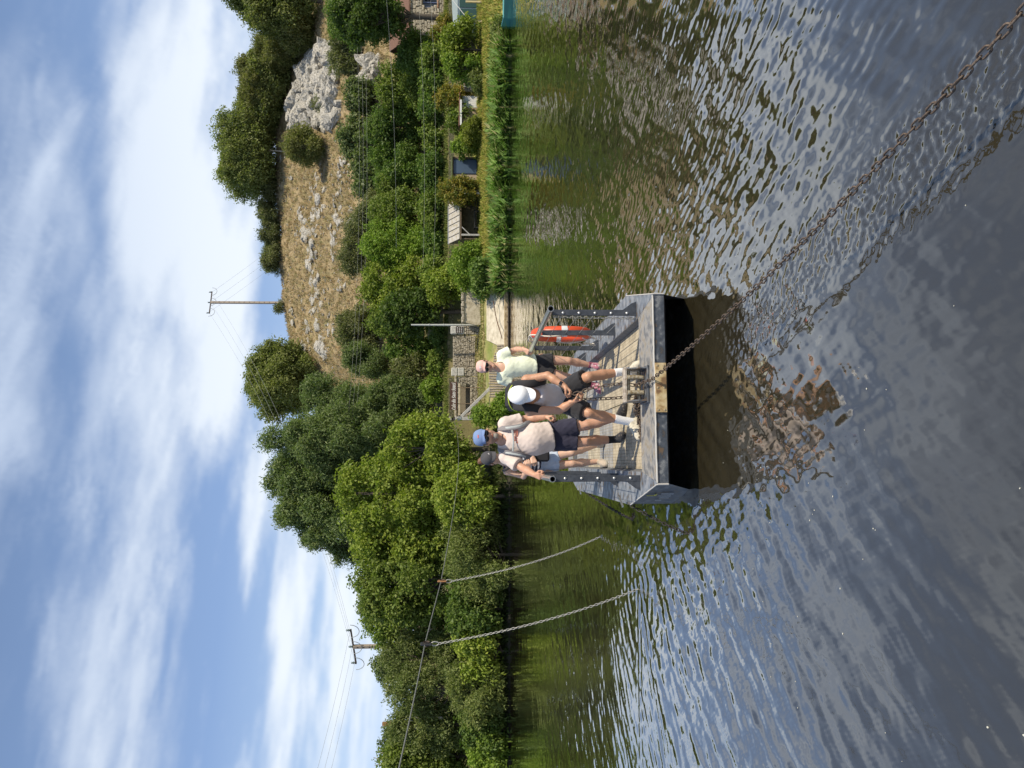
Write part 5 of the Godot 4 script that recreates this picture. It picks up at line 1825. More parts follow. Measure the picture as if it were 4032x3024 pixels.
func make_chains() -> void:
	var rust := nmat("rusty_chain", [[0.045, 0.032, 0.024], [0.10, 0.070, 0.052], [0.18, 0.145, 0.115]], 0.05, 4.0, 0.75, 0.0, 0.2)
	var zinc := mat("zinc_chain", 0.34, 0.34, 0.32, 0.5, 0.5)
	var black := mat("wet_chain", 0.030, 0.026, 0.024, 0.5, 0.2)
	var p0 := ferry_point(0.06, 0.545, 0.38)
	var bow := ferry_point(0.075, 0.47, -0.03)
	var far := Vector3(1.43, 0.20, -1.99)
	var c := thing("hauling_chain", "rusty hauling chain stretched from the ferry bow towards the near bank", "chain", bow)
	var path := []
	for q in curve(bow, far, Vector3(-0.02, -0.07, 0), 60):
		path.append(q - bow)
	path.push_front(p0 - bow)
	lay_links(c, path, 0.053, 0.0050, rust)
	# the part in the ferryman's hands
	var up := thing("hauling_chain", "rusty chain running from the fairlead up into the hands of the white-capped person", "chain", p0)
	var h1 := Vector3(-0.153, 1.03, -7.43)
	var h2 := Vector3(-0.105, 1.115, -7.43)
	var pts := []
	for q in curve(p0, h2, Vector3(0.05, -0.05, 0.02), 20):
		pts.append(q - p0)
	pts.append(h1 - p0 + Vector3(0.02, 0.03, 0.02))
	for q in curve(h1, ferry_point(0.0, 0.42, 0.74), Vector3(-0.01, -0.04, 0.02), 20):
		pts.append(q - p0)
	lay_links(up, pts, 0.053, 0.0050, rust)
	# hauled-in chain heaped on the deck
	var heap := thing("chain_heap", "heap of rusty chain piled on the deck behind the bow fairlead", "chain", ferry_point(-0.08, 0.36, 0.82))
	for k in 190:
		var r := Vector3(rng.randfn() * 0.15 - 0.03, 0, rng.randfn() * 0.055)
		r.x = clampf(r.x, -0.36, 0.2)
		r.z = clampf(r.z, -0.12, 0.12)
		r.y = 0.012 + rng.randf() * 0.085 * exp(-pow(r.x / 0.25, 2) - pow(r.z / 0.1, 2))
		put("link", link_mesh(0.053, 0.0050), rust, heap, turned(r, rng.randf() * TAU, rng.randf() * TAU, rng.randf_range(-0.6, 0.6)))
	# overhead cable with two runners and their hanging chains
	var top := Vector3(-2.28, 3.70, -50.0)
	var r1 := Vector3(-3.72, 2.76, -14.0)
	var r2 := Vector3(-3.84, 2.85, -10.98)
	var near := Vector3(-4.35, 3.35, 2.0)
	var b := MB.new()
	var cp := []
	for q in curve(top, r1, Vector3(0, -0.35, 0), 24):
		cp.append(q - r1)
	cp.append(r2 - r1)
	for q in curve(r2, near, Vector3(0, -0.12, 0), 16):
		cp.append(q - r1)
	b.tube(cp, 0.0085, 7)
	var cable := put("steel_cable", b.mesh(), mat("cable_steel", 0.22, 0.23, 0.21, 0.5, 0.4), self, at(r1))
	tag(cable, "grey steel cable running from the timber mast out over the water", "cable")
	for e in [[r1, "rust-brown runner block riding on the overhead cable", mat("runner_rust", 0.30, 0.15, 0.06, 0.8)], [r2, "black shackle riding on the overhead cable", mat("runner_black", 0.02, 0.02, 0.022, 0.5)]]:
		var s := thing("cable_runner", e[1], "runner", e[0])
		b = MB.new()
		b.box(turned(Vector3(0, -0.02, 0), 0, 0.1, 0), Vector3(0.03, 0.17, 0.12), 0.01)
		put("cheek", b.mesh(), e[2], s)
		b = MB.new()
		b.lathe([Vector2(0.05, -0.03), Vector2(0.035, 0.0), Vector2(0.05, 0.03)], turned(Vector3(0, -0.02, 0), 0, 0, PI / 2), 12)
		put("wheel", b.mesh(), mat("old_iron", 0.06, 0.045, 0.035, 0.8), s)
		b = MB.new()
		var eye := []
		for k in 13:
			var a := TAU * k / 12.0
			eye.append(Vector3(cos(a) * 0.03, -0.15 + sin(a) * 0.055, 0))
		b.tube(eye, 0.009, 6, false)
		put("eye", b.mesh(), zinc, s)
	for e in [[r1, Vector3(-2.50, -0.12, -12.33), "galvanised chain hanging from the rust-brown runner into the water"], [r2, Vector3(-2.56, -0.12, -9.36), "galvanised chain hanging from the black shackle into the water"]]:
		var a: Vector3 = e[0] + Vector3(0, -0.2, 0)
		var h := thing("hanging_chain", e[2], "chain", a)
		var hp := []
		for q in curve(a, e[1], Vector3(-0.10, -0.16, -0.14), 40):
			hp.append(q - a)
		lay_links(h, hp, 0.046, 0.0040, zinc)
	# dark chains from the cleats on the outer side down into the water
	for e in [[Vector3(-1.13, 0.44, 1.35), Vector3(-1.42, -0.1, 0.35), "wet black chain from the cleat nearest the bow into the water"], [Vector3(-1.13, 0.44, 4.6), Vector3(-1.5, -0.1, 2.9), "wet black chain from the cleat nearest the stern into the water"]]:
		var a := ferry_point(e[0].x, e[0].y, e[0].z)
		var q := ferry_point(e[1].x, e[1].y, e[1].z)
		var h := thing("side_chain", e[2], "chain", a)
		var hp := []
		for s in curve(a, q, Vector3(-0.05, -0.03, 0), 24):
			hp.append(s - a)
		lay_links(h, hp, 0.05, 0.006, black)
	# thin safety chain hanging along the first rail post
	var a := ferry_point(0.80, 1.30, 0.70)
	var sc := thing("safety_chain", "thin bright safety chain hanging beside the front railing post", "chain", a)
	var sp := []
	for q in curve(a, ferry_point(0.79, 0.45, 0.72), Vector3(0, 0, 0.0), 10):
		sp.append(q - a)
	lay_links(sc, sp, 0.036, 0.0035, zinc)


# ---------------------------------------------------------------- people: smooth distance fields turned into one skin
class Field:
	var o: Vector3
	var h: float
	var nx: int
	var ny: int
	var nz: int
	var d: PackedFloat32Array

	func _init(lo: Vector3, hi: Vector3, cell: float) -> void:
		o = lo
		h = cell
		nx = int((hi.x - lo.x) / cell) + 2
		ny = int((hi.y - lo.y) / cell) + 2
		nz = int((hi.z - lo.z) / cell) + 2
		d = PackedFloat32Array()
		d.resize(nx * ny * nz)
		d.fill(0.5)

	# a round-ended cone from a to b; squash < 1 thins it along `along`; flat cuts the end at b square
	func cap(a: Vector3, b: Vector3, ra: float, rb: float, k := 0.02, along := Vector3.ZERO, squash := 1.0, flat := false) -> void:
		var m := maxf(ra, rb) + k + h * 2.0
		var lo := (a.min(b) - Vector3(m, m, m) - o) / h
		var hi := (a.max(b) + Vector3(m, m, m) - o) / h
		var x0 := maxi(0, int(lo.x))
		var y0 := maxi(0, int(lo.y))
		var z0 := maxi(0, int(lo.z))
		var x1 := mini(nx - 1, int(hi.x) + 1)
		var y1 := mini(ny - 1, int(hi.y) + 1)
		var z1 := mini(nz - 1, int(hi.z) + 1)
		var ba := b - a
		var l2 := maxf(ba.length_squared(), 1e-9)
		var len := sqrt(l2)
		var more := 1.0 / squash - 1.0
		for z in range(z0, z1 + 1):
			for y in range(y0, y1 + 1):
				var i := (z * ny + y) * nx + x0
				for x in range(x0, x1 + 1):
					var v := o + Vector3(x, y, z) * h - a
					if more != 0.0:
						v += along * (v.dot(along) * more)
					var t := v.dot(ba) / l2
					var c := clampf(t, 0.0, 1.0)
					var q := (v - ba * c).length() - lerpf(ra, rb, c)
					if flat:
						q = maxf(q, (t - 1.0) * len)
					var w := d[i]
					if k > 0.0:
						var s := maxf(k - absf(w - q), 0.0) / k
						d[i] = minf(w, q) - s * s * k * 0.25
					else:
						d[i] = minf(w, q)
					i += 1

	func ball(c: Vector3, r: Vector3, k := 0.01) -> void:
		var m := maxf(r.x, maxf(r.y, r.z)) + k + h * 2.0
		var lo := (c - Vector3(m, m, m) - o) / h
		var hi := (c + Vector3(m, m, m) - o) / h
		var rm := minf(r.x, minf(r.y, r.z))
		for z in range(maxi(0, int(lo.z)), mini(nz - 1, int(hi.z) + 1) + 1):
			for y in range(maxi(0, int(lo.y)), mini(ny - 1, int(hi.y) + 1) + 1):
				for x in range(maxi(0, int(lo.x)), mini(nx - 1, int(hi.x) + 1) + 1):
					var v := o + Vector3(x, y, z) * h - c
					var e := (v / r).length()
					var q := (e - 1.0) * rm if e < 1.0 else (e - 1.0) * v.length() / e
					var i := (z * ny + y) * nx + x
					var w := d[i]
					var s := maxf(k - absf(w - q), 0.0) / k
					d[i] = minf(w, q) - s * s * k * 0.25

	# keep only the side where n.p < c
	func clip(n: Vector3, c: float) -> void:
		var i := 0
		for z in nz:
			for y in ny:
				for x in nx:
					d[i] = maxf(d[i], n.dot(o + Vector3(x, y, z) * h) - c)
					i += 1

	# hollow out a round-ended bar
	func carve(a: Vector3, b: Vector3, r: float) -> void:
		var ba := b - a
		var l2 := maxf(ba.length_squared(), 1e-9)
		var i := 0
		for z in nz:
			for y in ny:
				for x in nx:
					var v := o + Vector3(x, y, z) * h - a
					d[i] = maxf(d[i], r - (v - ba * clampf(v.dot(ba) / l2, 0.0, 1.0)).length())
					i += 1

	func ripple(noise: FastNoiseLite, amp: float, f: Vector3) -> void:
		var i := 0
		for z in nz:
			for y in ny:
				for x in nx:
					if absf(d[i]) < 0.04:
						var p := (o + Vector3(x, y, z) * h) * f
						d[i] += amp * (0.35 * noise.get_noise_3d(p.x * 0.5, p.y * 0.5, p.z * 0.5) + 1.3 * (0.30 - absf(noise.get_noise_3d(p.x * 0.75 + p.y * 1.1 + 9.0, p.y * 0.9 - p.x * 0.35, p.z * 0.6))))
					i += 1

	# surface nets
	func skin(b: MB, paint = null) -> void:
		var cell := PackedInt32Array()
		cell.resize(nx * ny * nz)
		cell.fill(-1)
		var row := nx
		var lay := nx * ny
		var first := b.v.size()
		var eoff := [0, 1, row, row + 1, lay, lay + 1, lay + row, lay + row + 1]
		var pos := [Vector3(0, 0, 0), Vector3(1, 0, 0), Vector3(0, 1, 0), Vector3(1, 1, 0), Vector3(0, 0, 1), Vector3(1, 0, 1), Vector3(0, 1, 1), Vector3(1, 1, 1)]
		var edges := [[0, 1], [2, 3], [4, 5], [6, 7], [0, 2], [1, 3], [4, 6], [5, 7], [0, 4], [1, 5], [2, 6], [3, 7]]
		for z in nz - 1:
			for y in ny - 1:
				var i := (z * ny + y) * nx
				for x in nx - 1:
					var s := d[i] < 0.0
					if not (s == (d[i + 1] < 0.0) and s == (d[i + row] < 0.0) and s == (d[i + row + 1] < 0.0) and s == (d[i + lay] < 0.0) and s == (d[i + lay + 1] < 0.0) and s == (d[i + lay + row] < 0.0) and s == (d[i + lay + row + 1] < 0.0)):
						var sum := Vector3.ZERO
						var cnt := 0
						for e in edges:
							var a: float = d[i + eoff[e[0]]]
							var c: float = d[i + eoff[e[1]]]
							if (a < 0.0) != (c < 0.0):
								sum += pos[e[0]].lerp(pos[e[1]], a / (a - c))
								cnt += 1
						var g := Vector3(d[i + 1] - d[i] + d[i + lay + row + 1] - d[i + lay + row], d[i + row] - d[i] + d[i + lay + row + 1] - d[i + lay + 1], d[i + lay] - d[i] + d[i + lay + row + 1] - d[i + row + 1])
						var p := o + (Vector3(x, y, z) + sum / cnt) * h
						if b.use_col and paint != null:
							b.col = paint.call(p)
						cell[i] = b.vert(p, g.normalized())
					i += 1
		for z in range(1, nz - 1):
			for y in range(1, ny - 1):
				var i := (z * ny + y) * nx + 1
				for x in range(1, nx - 1):
					var s := d[i] < 0.0
					if cell[i] >= 0:
						if s != (d[i + 1] < 0.0):
							four(b, cell[i], cell[i - row], cell[i - row - lay], cell[i - lay])
						if s != (d[i + row] < 0.0):
							four(b, cell[i], cell[i - 1], cell[i - 1 - lay], cell[i - lay])
						if s != (d[i + lay] < 0.0):
							four(b, cell[i], cell[i - 1], cell[i - 1 - row], cell[i - row])
					i += 1
		# smooth normals from the faces
		var acc := PackedVector3Array()
		acc.resize(b.v.size() - first)
		for k in range(0, b.i.size(), 3):
			if b.i[k] < first:
				continue
			var cr := (b.v[b.i[k + 2]] - b.v[b.i[k]]).cross(b.v[b.i[k + 1]] - b.v[b.i[k]])
			for q in 3:
				acc[b.i[k + q] - first] += cr
		for k in acc.size():
			if acc[k].length_squared() > 1e-20:
				b.n[first + k] = acc[k].normalized()

	func four(b: MB, p: int, q: int, r: int, s: int) -> void:
		if p < 0 or q < 0 or r < 0 or s < 0:
			return
		b.face(p, q, r)
		b.face(p, r, s)


var head_shape: MB
var hand_shape: MB


func make_head() -> void:
	# head in its own axes: +z is the way it looks, origin between the ears
	var f := Field.new(Vector3(-0.11, -0.17, -0.13), Vector3(0.11, 0.14, 0.15), 0.005)
	f.ball(Vector3(0, 0.035, -0.012), Vector3(0.077, 0.093, 0.098), 0.01)
	f.ball(Vector3(0, -0.02, 0.022), Vector3(0.066, 0.085, 0.072), 0.03)
	f.cap(Vector3(0, -0.085, 0.045), Vector3(0, -0.098, 0.062), 0.032, 0.022, 0.03)
	f.cap(Vector3(-0.045, -0.06, 0.0), Vector3(-0.012, -0.095, 0.055), 0.026, 0.02, 0.03)
	f.cap(Vector3(0.045, -0.06, 0.0), Vector3(0.012, -0.095, 0.055), 0.026, 0.02, 0.03)
	f.cap(Vector3(0, 0.012, 0.090), Vector3(0, -0.030, 0.108), 0.009, 0.013, 0.012)
	f.ball(Vector3(-0.012, -0.034, 0.098), Vector3(0.010, 0.008, 0.010), 0.008)
	f.ball(Vector3(0.012, -0.034, 0.098), Vector3(0.010, 0.008, 0.010), 0.008)
	f.cap(Vector3(-0.020, -0.060, 0.086), Vector3(0.020, -0.060, 0.086), 0.008, 0.008, 0.008)
	f.cap(Vector3(-0.045, 0.024, 0.074), Vector3(0.045, 0.024, 0.074), 0.012, 0.012, 0.02)
	for s in [-1.0, 1.0]:
		f.ball(Vector3(s * 0.080, -0.005, -0.012), Vector3(0.010, 0.030, 0.018), 0.008)
	f.cap(Vector3(0, -0.06, -0.02), Vector3(0, -0.165, -0.03), 0.050, 0.052, 0.03)
	head_shape = MB.new()
	f.skin(head_shape)


func make_hand() -> void:
	# right hand hanging along -y from the wrist, palm towards +z, closing on a bar that lies along x
	var f := Field.new(Vector3(-0.075, -0.16, -0.045), Vector3(0.075, 0.05, 0.085), 0.005)
	f.cap(Vector3(0, 0.04, 0), Vector3(0, -0.01, 0), 0.027, 0.026, 0.02)
	var xs := [-0.030, -0.010, 0.010, 0.029]
	var ln := [0.040, 0.046, 0.043, 0.034]
	for k in 4:
		var kn := Vector3(xs[k], -0.082 - 0.006 * (1.0 - absf(k - 1.2) * 0.6), -0.002)
		f.cap(Vector3(xs[k] * 0.6, -0.02, 0), kn, 0.016, 0.013, 0.014)
		var l: float = ln[k]
		var p1 := kn + Vector3(0, -0.62, 0.78) * l
		var p2 := p1 + Vector3(0, 0.45, 0.89) * l * 0.62
		var p3 := p2 + Vector3(0, 0.97, -0.2) * l * 0.5
		f.cap(kn, p1, 0.0100, 0.0092, 0.004)
		f.cap(p1, p2, 0.0092, 0.0086, 0.003)
		f.cap(p2, p3, 0.0086, 0.0076, 0.003)
	var t0 := Vector3(0.020, -0.025, 0.008)
	var t1 := Vector3(0.046, -0.050, 0.026)
	var t2 := Vector3(0.044, -0.072, 0.050)
	f.cap(t0, t1, 0.015, 0.012, 0.012)
	f.cap(t1, t2, 0.0115, 0.0095, 0.004)
	f.cap(t2, Vector3(0.030, -0.085, 0.062), 0.0095, 0.008, 0.003)
	hand_shape = MB.new()
	f.skin(hand_shape)


func around(pts: Array, m: float) -> AABB:
	var a := AABB(pts[0], Vector3.ZERO)
	for p in pts:
		a = a.expand(p)
	return a.grow(m)


func aim(from: Vector3, to: Vector3, palm: Vector3) -> Basis:
	# hand axes: -y runs from wrist to knuckles, +z is where the palm faces
	var y := (from - to).normalized()
	var z := (palm - y * palm.dot(y)).normalized()
	return Basis(y.cross(z), y, z)


func person(p: Dictionary) -> Node3D:
	var base: Vector3 = p.base
	var t := thing("person", p.label, "person", base)
	var j := {}
	for k in p.j:
		j[k] = Vector3(p.j[k][0], p.j[k][1], p.j[k][2]) - base
	var fw: Vector3 = p.get("front", Vector3(0, 0, 1))
	var w: float = p.get("bulk", 1.0)
	# ---- skin
	var all := []
	for k in j:
		if not k.begins_with("toe"):
			all.append(j[k])
	var bb := around(all, 0.15)
	var f := Field.new(bb.position, bb.end, 0.012)
	f.cap(j.pelvis, j.waist, 0.125 * w, 0.110 * w, 0.05, fw, 0.78)
	f.cap(j.waist, j.chest, 0.110 * w, 0.130 * w, 0.05, fw, 0.76)
	f.cap(j.chest, j.neck, 0.10 * w, 0.052, 0.06, fw, 0.8)
	f.cap(j.shl, j.shr, 0.055 * w, 0.055 * w, 0.06)
	f.cap(j.neck, j.head + p.look * Vector3(0, -0.07, -0.02), 0.052, 0.050, 0.03)
	for s in ["l", "r"]:
		var ar: float = p.get("arm", 1.0)
		f.cap(j["sh" + s], j["el" + s], 0.050 * ar, 0.038 * ar, 0.03)
		f.cap(j["el" + s], j["wr" + s].lerp(j["el" + s], 0.62), 0.038 * ar, 0.041 * ar, 0.015)
		f.cap(j["wr" + s].lerp(j["el" + s], 0.62), j["wr" + s], 0.041 * ar, 0.026 * ar, 0.015)
		var lg: float = p.get("leg", 1.0)
		var kn: Vector3 = j["kn" + s]
		var an: Vector3 = j["an" + s]
		f.cap(j["hip" + s], kn, 0.085 * lg, 0.054 * lg, 0.03)
		f.cap(kn, kn.lerp(an, 0.35) - fw * 0.018, 0.052 * lg, 0.056 * lg, 0.02)
		f.cap(kn.lerp(an, 0.35) - fw * 0.018, an, 0.056 * lg, 0.034 * lg, 0.02)
		f.cap(an, an + Vector3(0, -0.04, 0), 0.034, 0.030, 0.01)
	var skin: Color = p.skin
	var b := MB.new()
	b.use_col = true
	b.col = skin
	f.skin(b)
	var hb: Basis = p.look
	var hs: float = p.get("head", 1.0)
	var head_t := Transform3D(hb.scaled(Vector3.ONE * hs), j.head)
	head_t.basis = hb * Basis.from_scale(Vector3.ONE * hs)
	var hm := MB.new()
	hm.use_col = true
	hm.v = head_shape.v
	hm.n = head_shape.n
	hm.i = head_shape.i
	for q in hm.v:
		var c := skin
		if absf(q.y + 0.060) < 0.009 and absf(q.x) < 0.024 and q.z > 0.07:
			c = skin * Color(0.86, 0.58, 0.55)
		if p.has("beard"):
			var low := q.y < -0.052 and q.z > 0.012 and q.y > -0.13
			var lips := absf(q.y + 0.060) < 0.007 and absf(q.x) < 0.020
			if low and not lips:
				var chin := absf(q.x) < 0.026 and q.y < -0.074
				c = Color(0.30, 0.27, 0.23) if chin else skin.lerp(p.beard, 0.55 + 0.35 * fine.get_noise_3d(q.x * 90, q.y * 90, q.z * 90))
		if q.y > 0.0 and q.z < -0.02:
			c = p.hair
		hm.c.append(c)
	b.add(hm, head_t)
	for s in ["l", "r"]:
		var g: Array = p.get("hand" + s, [fw, 1.0])
		var dirv: Vector3 = j["ha" + s]
		var hbasis := aim(j["wr" + s], dirv, g[0])
		var mirror := Basis.from_scale(Vector3(-1 if s == "l" else 1, 1, 1))
		b.add(hand_shape, Transform3D(hbasis * mirror, j["wr" + s]))
	var sk := StandardMaterial3D.new()
	sk.resource_name = "skin"
	sk.vertex_color_use_as_albedo = true
	sk.roughness = 0.5
	sk.subsurf_scatter_enabled = true
	sk.subsurf_scatter_strength = 0.1
	put("body", b.mesh(), sk, t)
	# ---- shirt
	var sh: Dictionary = p.shirt
	var hem: Vector3 = j.pelvis.lerp(j.waist, sh.get("hem", -0.2)) + fw * sh.get("belly", 0.0) * 0.9
	bb = around([hem, j.chest, j.neck, j.shl, j.shr, j.ell, j.elr], 0.17 * w)
	f = Field.new(bb.position, bb.end, 0.010)
	var loose: float = sh.get("loose", 0.018)
	var bel: Vector3 = j.waist + fw * sh.get("belly", 0.0)
	f.cap(j.chest, bel, 0.130 * w + loose, 0.112 * w + loose + sh.get("belly", 0.0) * 0.6, 0.06, fw, 0.80)
	f.cap(bel, hem, 0.112 * w + loose + sh.get("belly", 0.0) * 0.6, 0.128 * w + loose * 1.3, 0.05, fw, 0.80, true)
	f.cap(j.chest, j.neck - Vector3(0, 0.03, 0), 0.115 * w, 0.062, 0.05, fw, 0.85)
	if sh.get("sleeve", 0.0) > 0.0:
		f.cap(j.shl, j.shr, 0.062 * w + loose * 0.4, 0.062 * w + loose * 0.4, 0.06)
		for s in ["l", "r"]:
			var a: Vector3 = j["sh" + s]
			f.cap(a, a.lerp(j["el" + s], sh.sleeve), 0.060 + loose * 0.7, 0.064 + loose * 0.9, 0.035, Vector3.ZERO, 1.0, true)
	else:
		f.cap(j.chest.lerp(j.shl, 0.35), j.neck.lerp(j.shl, 0.55) - Vector3(0, 0.005, 0), 0.07, 0.045, 0.03)
		f.cap(j.chest.lerp(j.shr, 0.35), j.neck.lerp(j.shr, 0.55) - Vector3(0, 0.005, 0), 0.07, 0.045, 0.03)
	f.ripple(fine, sh.get("crease", 0.007), Vector3(13, 7, 13))
	# neck opening
	var up: Vector3 = (j.neck - j.chest).normalized()
	var scoop: float = sh.get("scoop", 0.03)
	f.carve(j.neck + up * 0.12, j.neck - up * scoop + fw * (0.05 + scoop * 0.5), 0.066 + scoop * 0.15)
	if sh.get("sleeve", 0.0) <= 0.0:
		f.clip(up, up.dot(j.neck) - 0.012)
	b = MB.new()
	b.use_col = true
	f.skin(b, sh.paint if sh.has("paint") else func(_q): return sh.color)
	var cloth := cloth_mat("cloth_" + sh.get("name", "plain"))
	var shirt := put(sh.get("called", "t_shirt"), b.mesh(), cloth, t)
	if sh.has("print"):
		sh.print.call(shirt, j)
	# ---- shorts
	var so: Dictionary = p.shorts
	bb = around([j.pelvis, j.waist, j.hipl, j.hipr, j.knl, j.knr], 0.17)
	f = Field.new(bb.position, bb.end, 0.010)
	f.cap(j.pelvis.lerp(j.waist, 0.75), j.pelvis, 0.118 * w, 0.138 * w, 0.03, fw, 0.80)
	for s in ["l", "r"]:
		var a: Vector3 = j["hip" + s]
		var e: Vector3 = a.lerp(j["kn" + s], so.length)
		f.cap(j.pelvis.lerp(a, 0.6), e, 0.108 * w, so.get("flare", 0.098) * w, 0.022, Vector3.ZERO, 1.0, true)
	f.ripple(fine, 0.007, Vector3(15, 6, 15))
	b = MB.new()
	b.use_col = true
	f.skin(b, func(_q): return so.color)
	put("shorts", b.mesh(), cloth_mat("cloth_shorts"), t)
	# ---- socks and shoes
	for s in ["l", "r"]:
		var an: Vector3 = j["an" + s]
		var toe: Vector3 = j["toe" + s]
		var fd := (toe - an) * Vector3(1, 0, 1)
		fd = fd.normalized()
		if p.has("sock"):
			var sl: float = p.sock[1]
			var kn: Vector3 = j["kn" + s]
			b = MB.new()
			var upd := (kn - an).normalized()
			b.tube([an - Vector3(0, 0.03, 0), an + upd * sl * 0.5, an + upd * sl], [0.043, 0.043, 0.047], 12, true)
			put("sock", b.mesh(), mat("sock_%s" % p.sock[2], p.sock[0].r, p.sock[0].g, p.sock[0].b, 0.9), t)
		var heel := Vector3(an.x, 0, an.z) - fd * 0.045
		var tip := heel + fd * 0.275
		var ff := Field.new(around([heel, tip], 0.07).position - Vector3(0, 0.02, 0), around([heel, tip], 0.07).end + Vector3(0, 0.09, 0), 0.006)
		var sd := fd.cross(Vector3.UP)
		ff.cap(heel + fd * 0.035 + Vector3(0, 0.035, 0), heel + fd * 0.19 + Vector3(0, 0.030, 0) - sd * 0.0, 0.037, 0.045, 0.02)
		ff.cap(heel + fd * 0.17 + Vector3(0, 0.030, 0), tip - fd * 0.04 + Vector3(0, 0.026, 0), 0.045, 0.033, 0.02)
		ff.cap(heel + fd * 0.045 + Vector3(0, 0.05, 0), heel + fd * 0.05 + Vector3(0, 0.095, 0), 0.038, 0.040, 0.02, Vector3.ZERO, 1.0, true)
		ff.cap(heel + fd * 0.07 + Vector3(0, 0.085, 0), heel + fd * 0.16 + Vector3(0, 0.055, 0), 0.034, 0.036, 0.02)
		ff.clip(Vector3.DOWN, 0.0 - 0.002)
		b = MB.new()
		b.use_col = true
		var up_c: Color = p.shoe[0]
		var so_c: Color = p.shoe[1]
		var ac: Color = p.shoe[2]
		ff.skin(b, func(q: Vector3):
			if q.y < 0.026:
				return so_c
			if fine.get_noise_3d(q.x * 26, q.y * 26, q.z * 26) > 0.55:
				return ac
			return up_c)
		var shoe := put("shoe", b.mesh(), cloth_mat("shoe"), t)
		b = MB.new()
		for q in 4:
			var c := heel + fd * (0.10 + q * 0.026) + Vector3(0, 0.112 - q * 0.010, 0)
			b.tube([c - sd * 0.022 - Vector3(0, 0.006, 0), c + fd * 0.006, c + sd * 0.022 - Vector3(0, 0.006, 0)], 0.0032, 5)
		put("laces", b.mesh(), mat("lace_%s" % p.shoe[3], ac.r, ac.g, ac.b, 0.8), shoe)
	# ---- head wear
	if p.has("hairmesh"):
		p.hairmesh.call(t, head_t)
	var cp: Dictionary = p.cap
	b = MB.new()
	var rows := 9
	var cols := 24
	for r in rows + 1:
		for c in cols:
			var el := PI * 0.5 * r / rows
			var a := TAU * c / cols
			var q := Vector3(cos(a) * 0.092 * pow(cos(el), 0.62), 0.040 + 0.100 * sin(el), sin(a) * 0.111 * pow(cos(el), 0.62) - 0.010)
			q.z += 0.010 * (1.0 - r / float(rows)) * signf(q.z) * 0.3
			b.vert(head_t * q, (head_t.basis * Vector3(cos(a) * cos(el), sin(el), sin(a) * cos(el))).normalized())
	for r in rows:
		for c in cols:
			var k := r * cols + c
			var k2 := r * cols + (c + 1) % cols
			b.face(k, k2, k2 + cols)
			b.face(k, k2 + cols, k + cols)
	var cm := mat("cap_%s" % cp.name, cp.color.r, cp.color.g, cp.color.b, 0.85)
	var crown := put("cap", b.mesh(), cm, t)
	b = MB.new()
	var outer := []
	var inner := []
	for c in 15:
		var a := PI * (0.16 + 0.68 * c / 14.0)
		inner.append(Vector3(cos(a) * 0.092, 0.046, sin(a) * 0.109 - 0.008))
		outer.append(Vector3(cos(a) * 0.084, 0.040 - 0.022 * absf(cos(a)) - 0.006, sin(a) * 0.109 - 0.008 + 0.075 * pow(sin(PI * c / 14.0), 0.45)))
	for c in 14:
		var th := Vector3(0, -0.004, 0)
		b.quad(head_t * inner[c], head_t * inner[c + 1], head_t * outer[c + 1], head_t * outer[c], head_t.basis.y)
		b.quad(head_t * (inner[c] + th), head_t * (inner[c + 1] + th), head_t * (outer[c + 1] + th), head_t * (outer[c] + th), -head_t.basis.y)
		b.quad(head_t * outer[c], head_t * outer[c + 1], head_t * (outer[c + 1] + th), head_t * (outer[c] + th), head_t.basis.z)
	var bc: Color = cp.get("brim", cp.color)
	put("brim", b.mesh(), mat("brim_%s" % cp.name, bc.r, bc.g, bc.b, 0.85), crown)
	b = MB.new()
	b.lathe([Vector2(0.008, 0), Vector2(0.006, 0.005), Vector2(0, 0.006)], head_t * at(Vector3(0, 0.139, -0.010)), 8)
	put("button", b.mesh(), cm, crown)
	if cp.has("logo"):
		cp.logo.call(crown, head_t)
	if p.get("shades", false):
		b = MB.new()
		for s in [-1.0, 1.0]:
			var prof := [Vector2(0.0, 0.006), Vector2(0.017, 0.004), Vector2(0.028, 0.0), Vector2(0.029, -0.005)]
			b.lathe(prof, head_t * Transform3D(Basis.from_euler(Vector3(PI / 2, 0, -s * 0.18)) * Basis.from_scale(Vector3(1.05, 1, p.get("lens", 0.85))), Vector3(s * 0.034, 0.0, 0.107)), 16)
		var gl := put("sunglasses", b.mesh(), mat("dark_lens", 0.012, 0.011, 0.012, 0.08), t)
		b = MB.new()
		b.tube([head_t * Vector3(-0.012, 0.006, 0.112), head_t * Vector3(0.012, 0.006, 0.112)], 0.003, 6)
		for s in [-1.0, 1.0]:
			b.tube([head_t * Vector3(s * 0.060, 0.006, 0.100), head_t * Vector3(s * 0.078, 0.006, 0.050), head_t * Vector3(s * 0.083, 0.010, -0.02)], 0.003, 6)
		put("frame", b.mesh(), mat("shade_frame", 0.02, 0.016, 0.014, 0.3), gl)
	return t


func cloth_mat(key: String) -> StandardMaterial3D:
	if mats.has(key):
		return mats[key]
	var m := mat(key, 1, 1, 1, 0.9)
	m.vertex_color_use_as_albedo = true
	m.rim_enabled = true
	m.rim = 0.25
	m.rim_tint = 0.6
	return m


func looking(yaw: float, pitch: float, roll := 0.0) -> Basis:
	return Basis.from_euler(Vector3(pitch * DEG, yaw * DEG, roll * DEG))


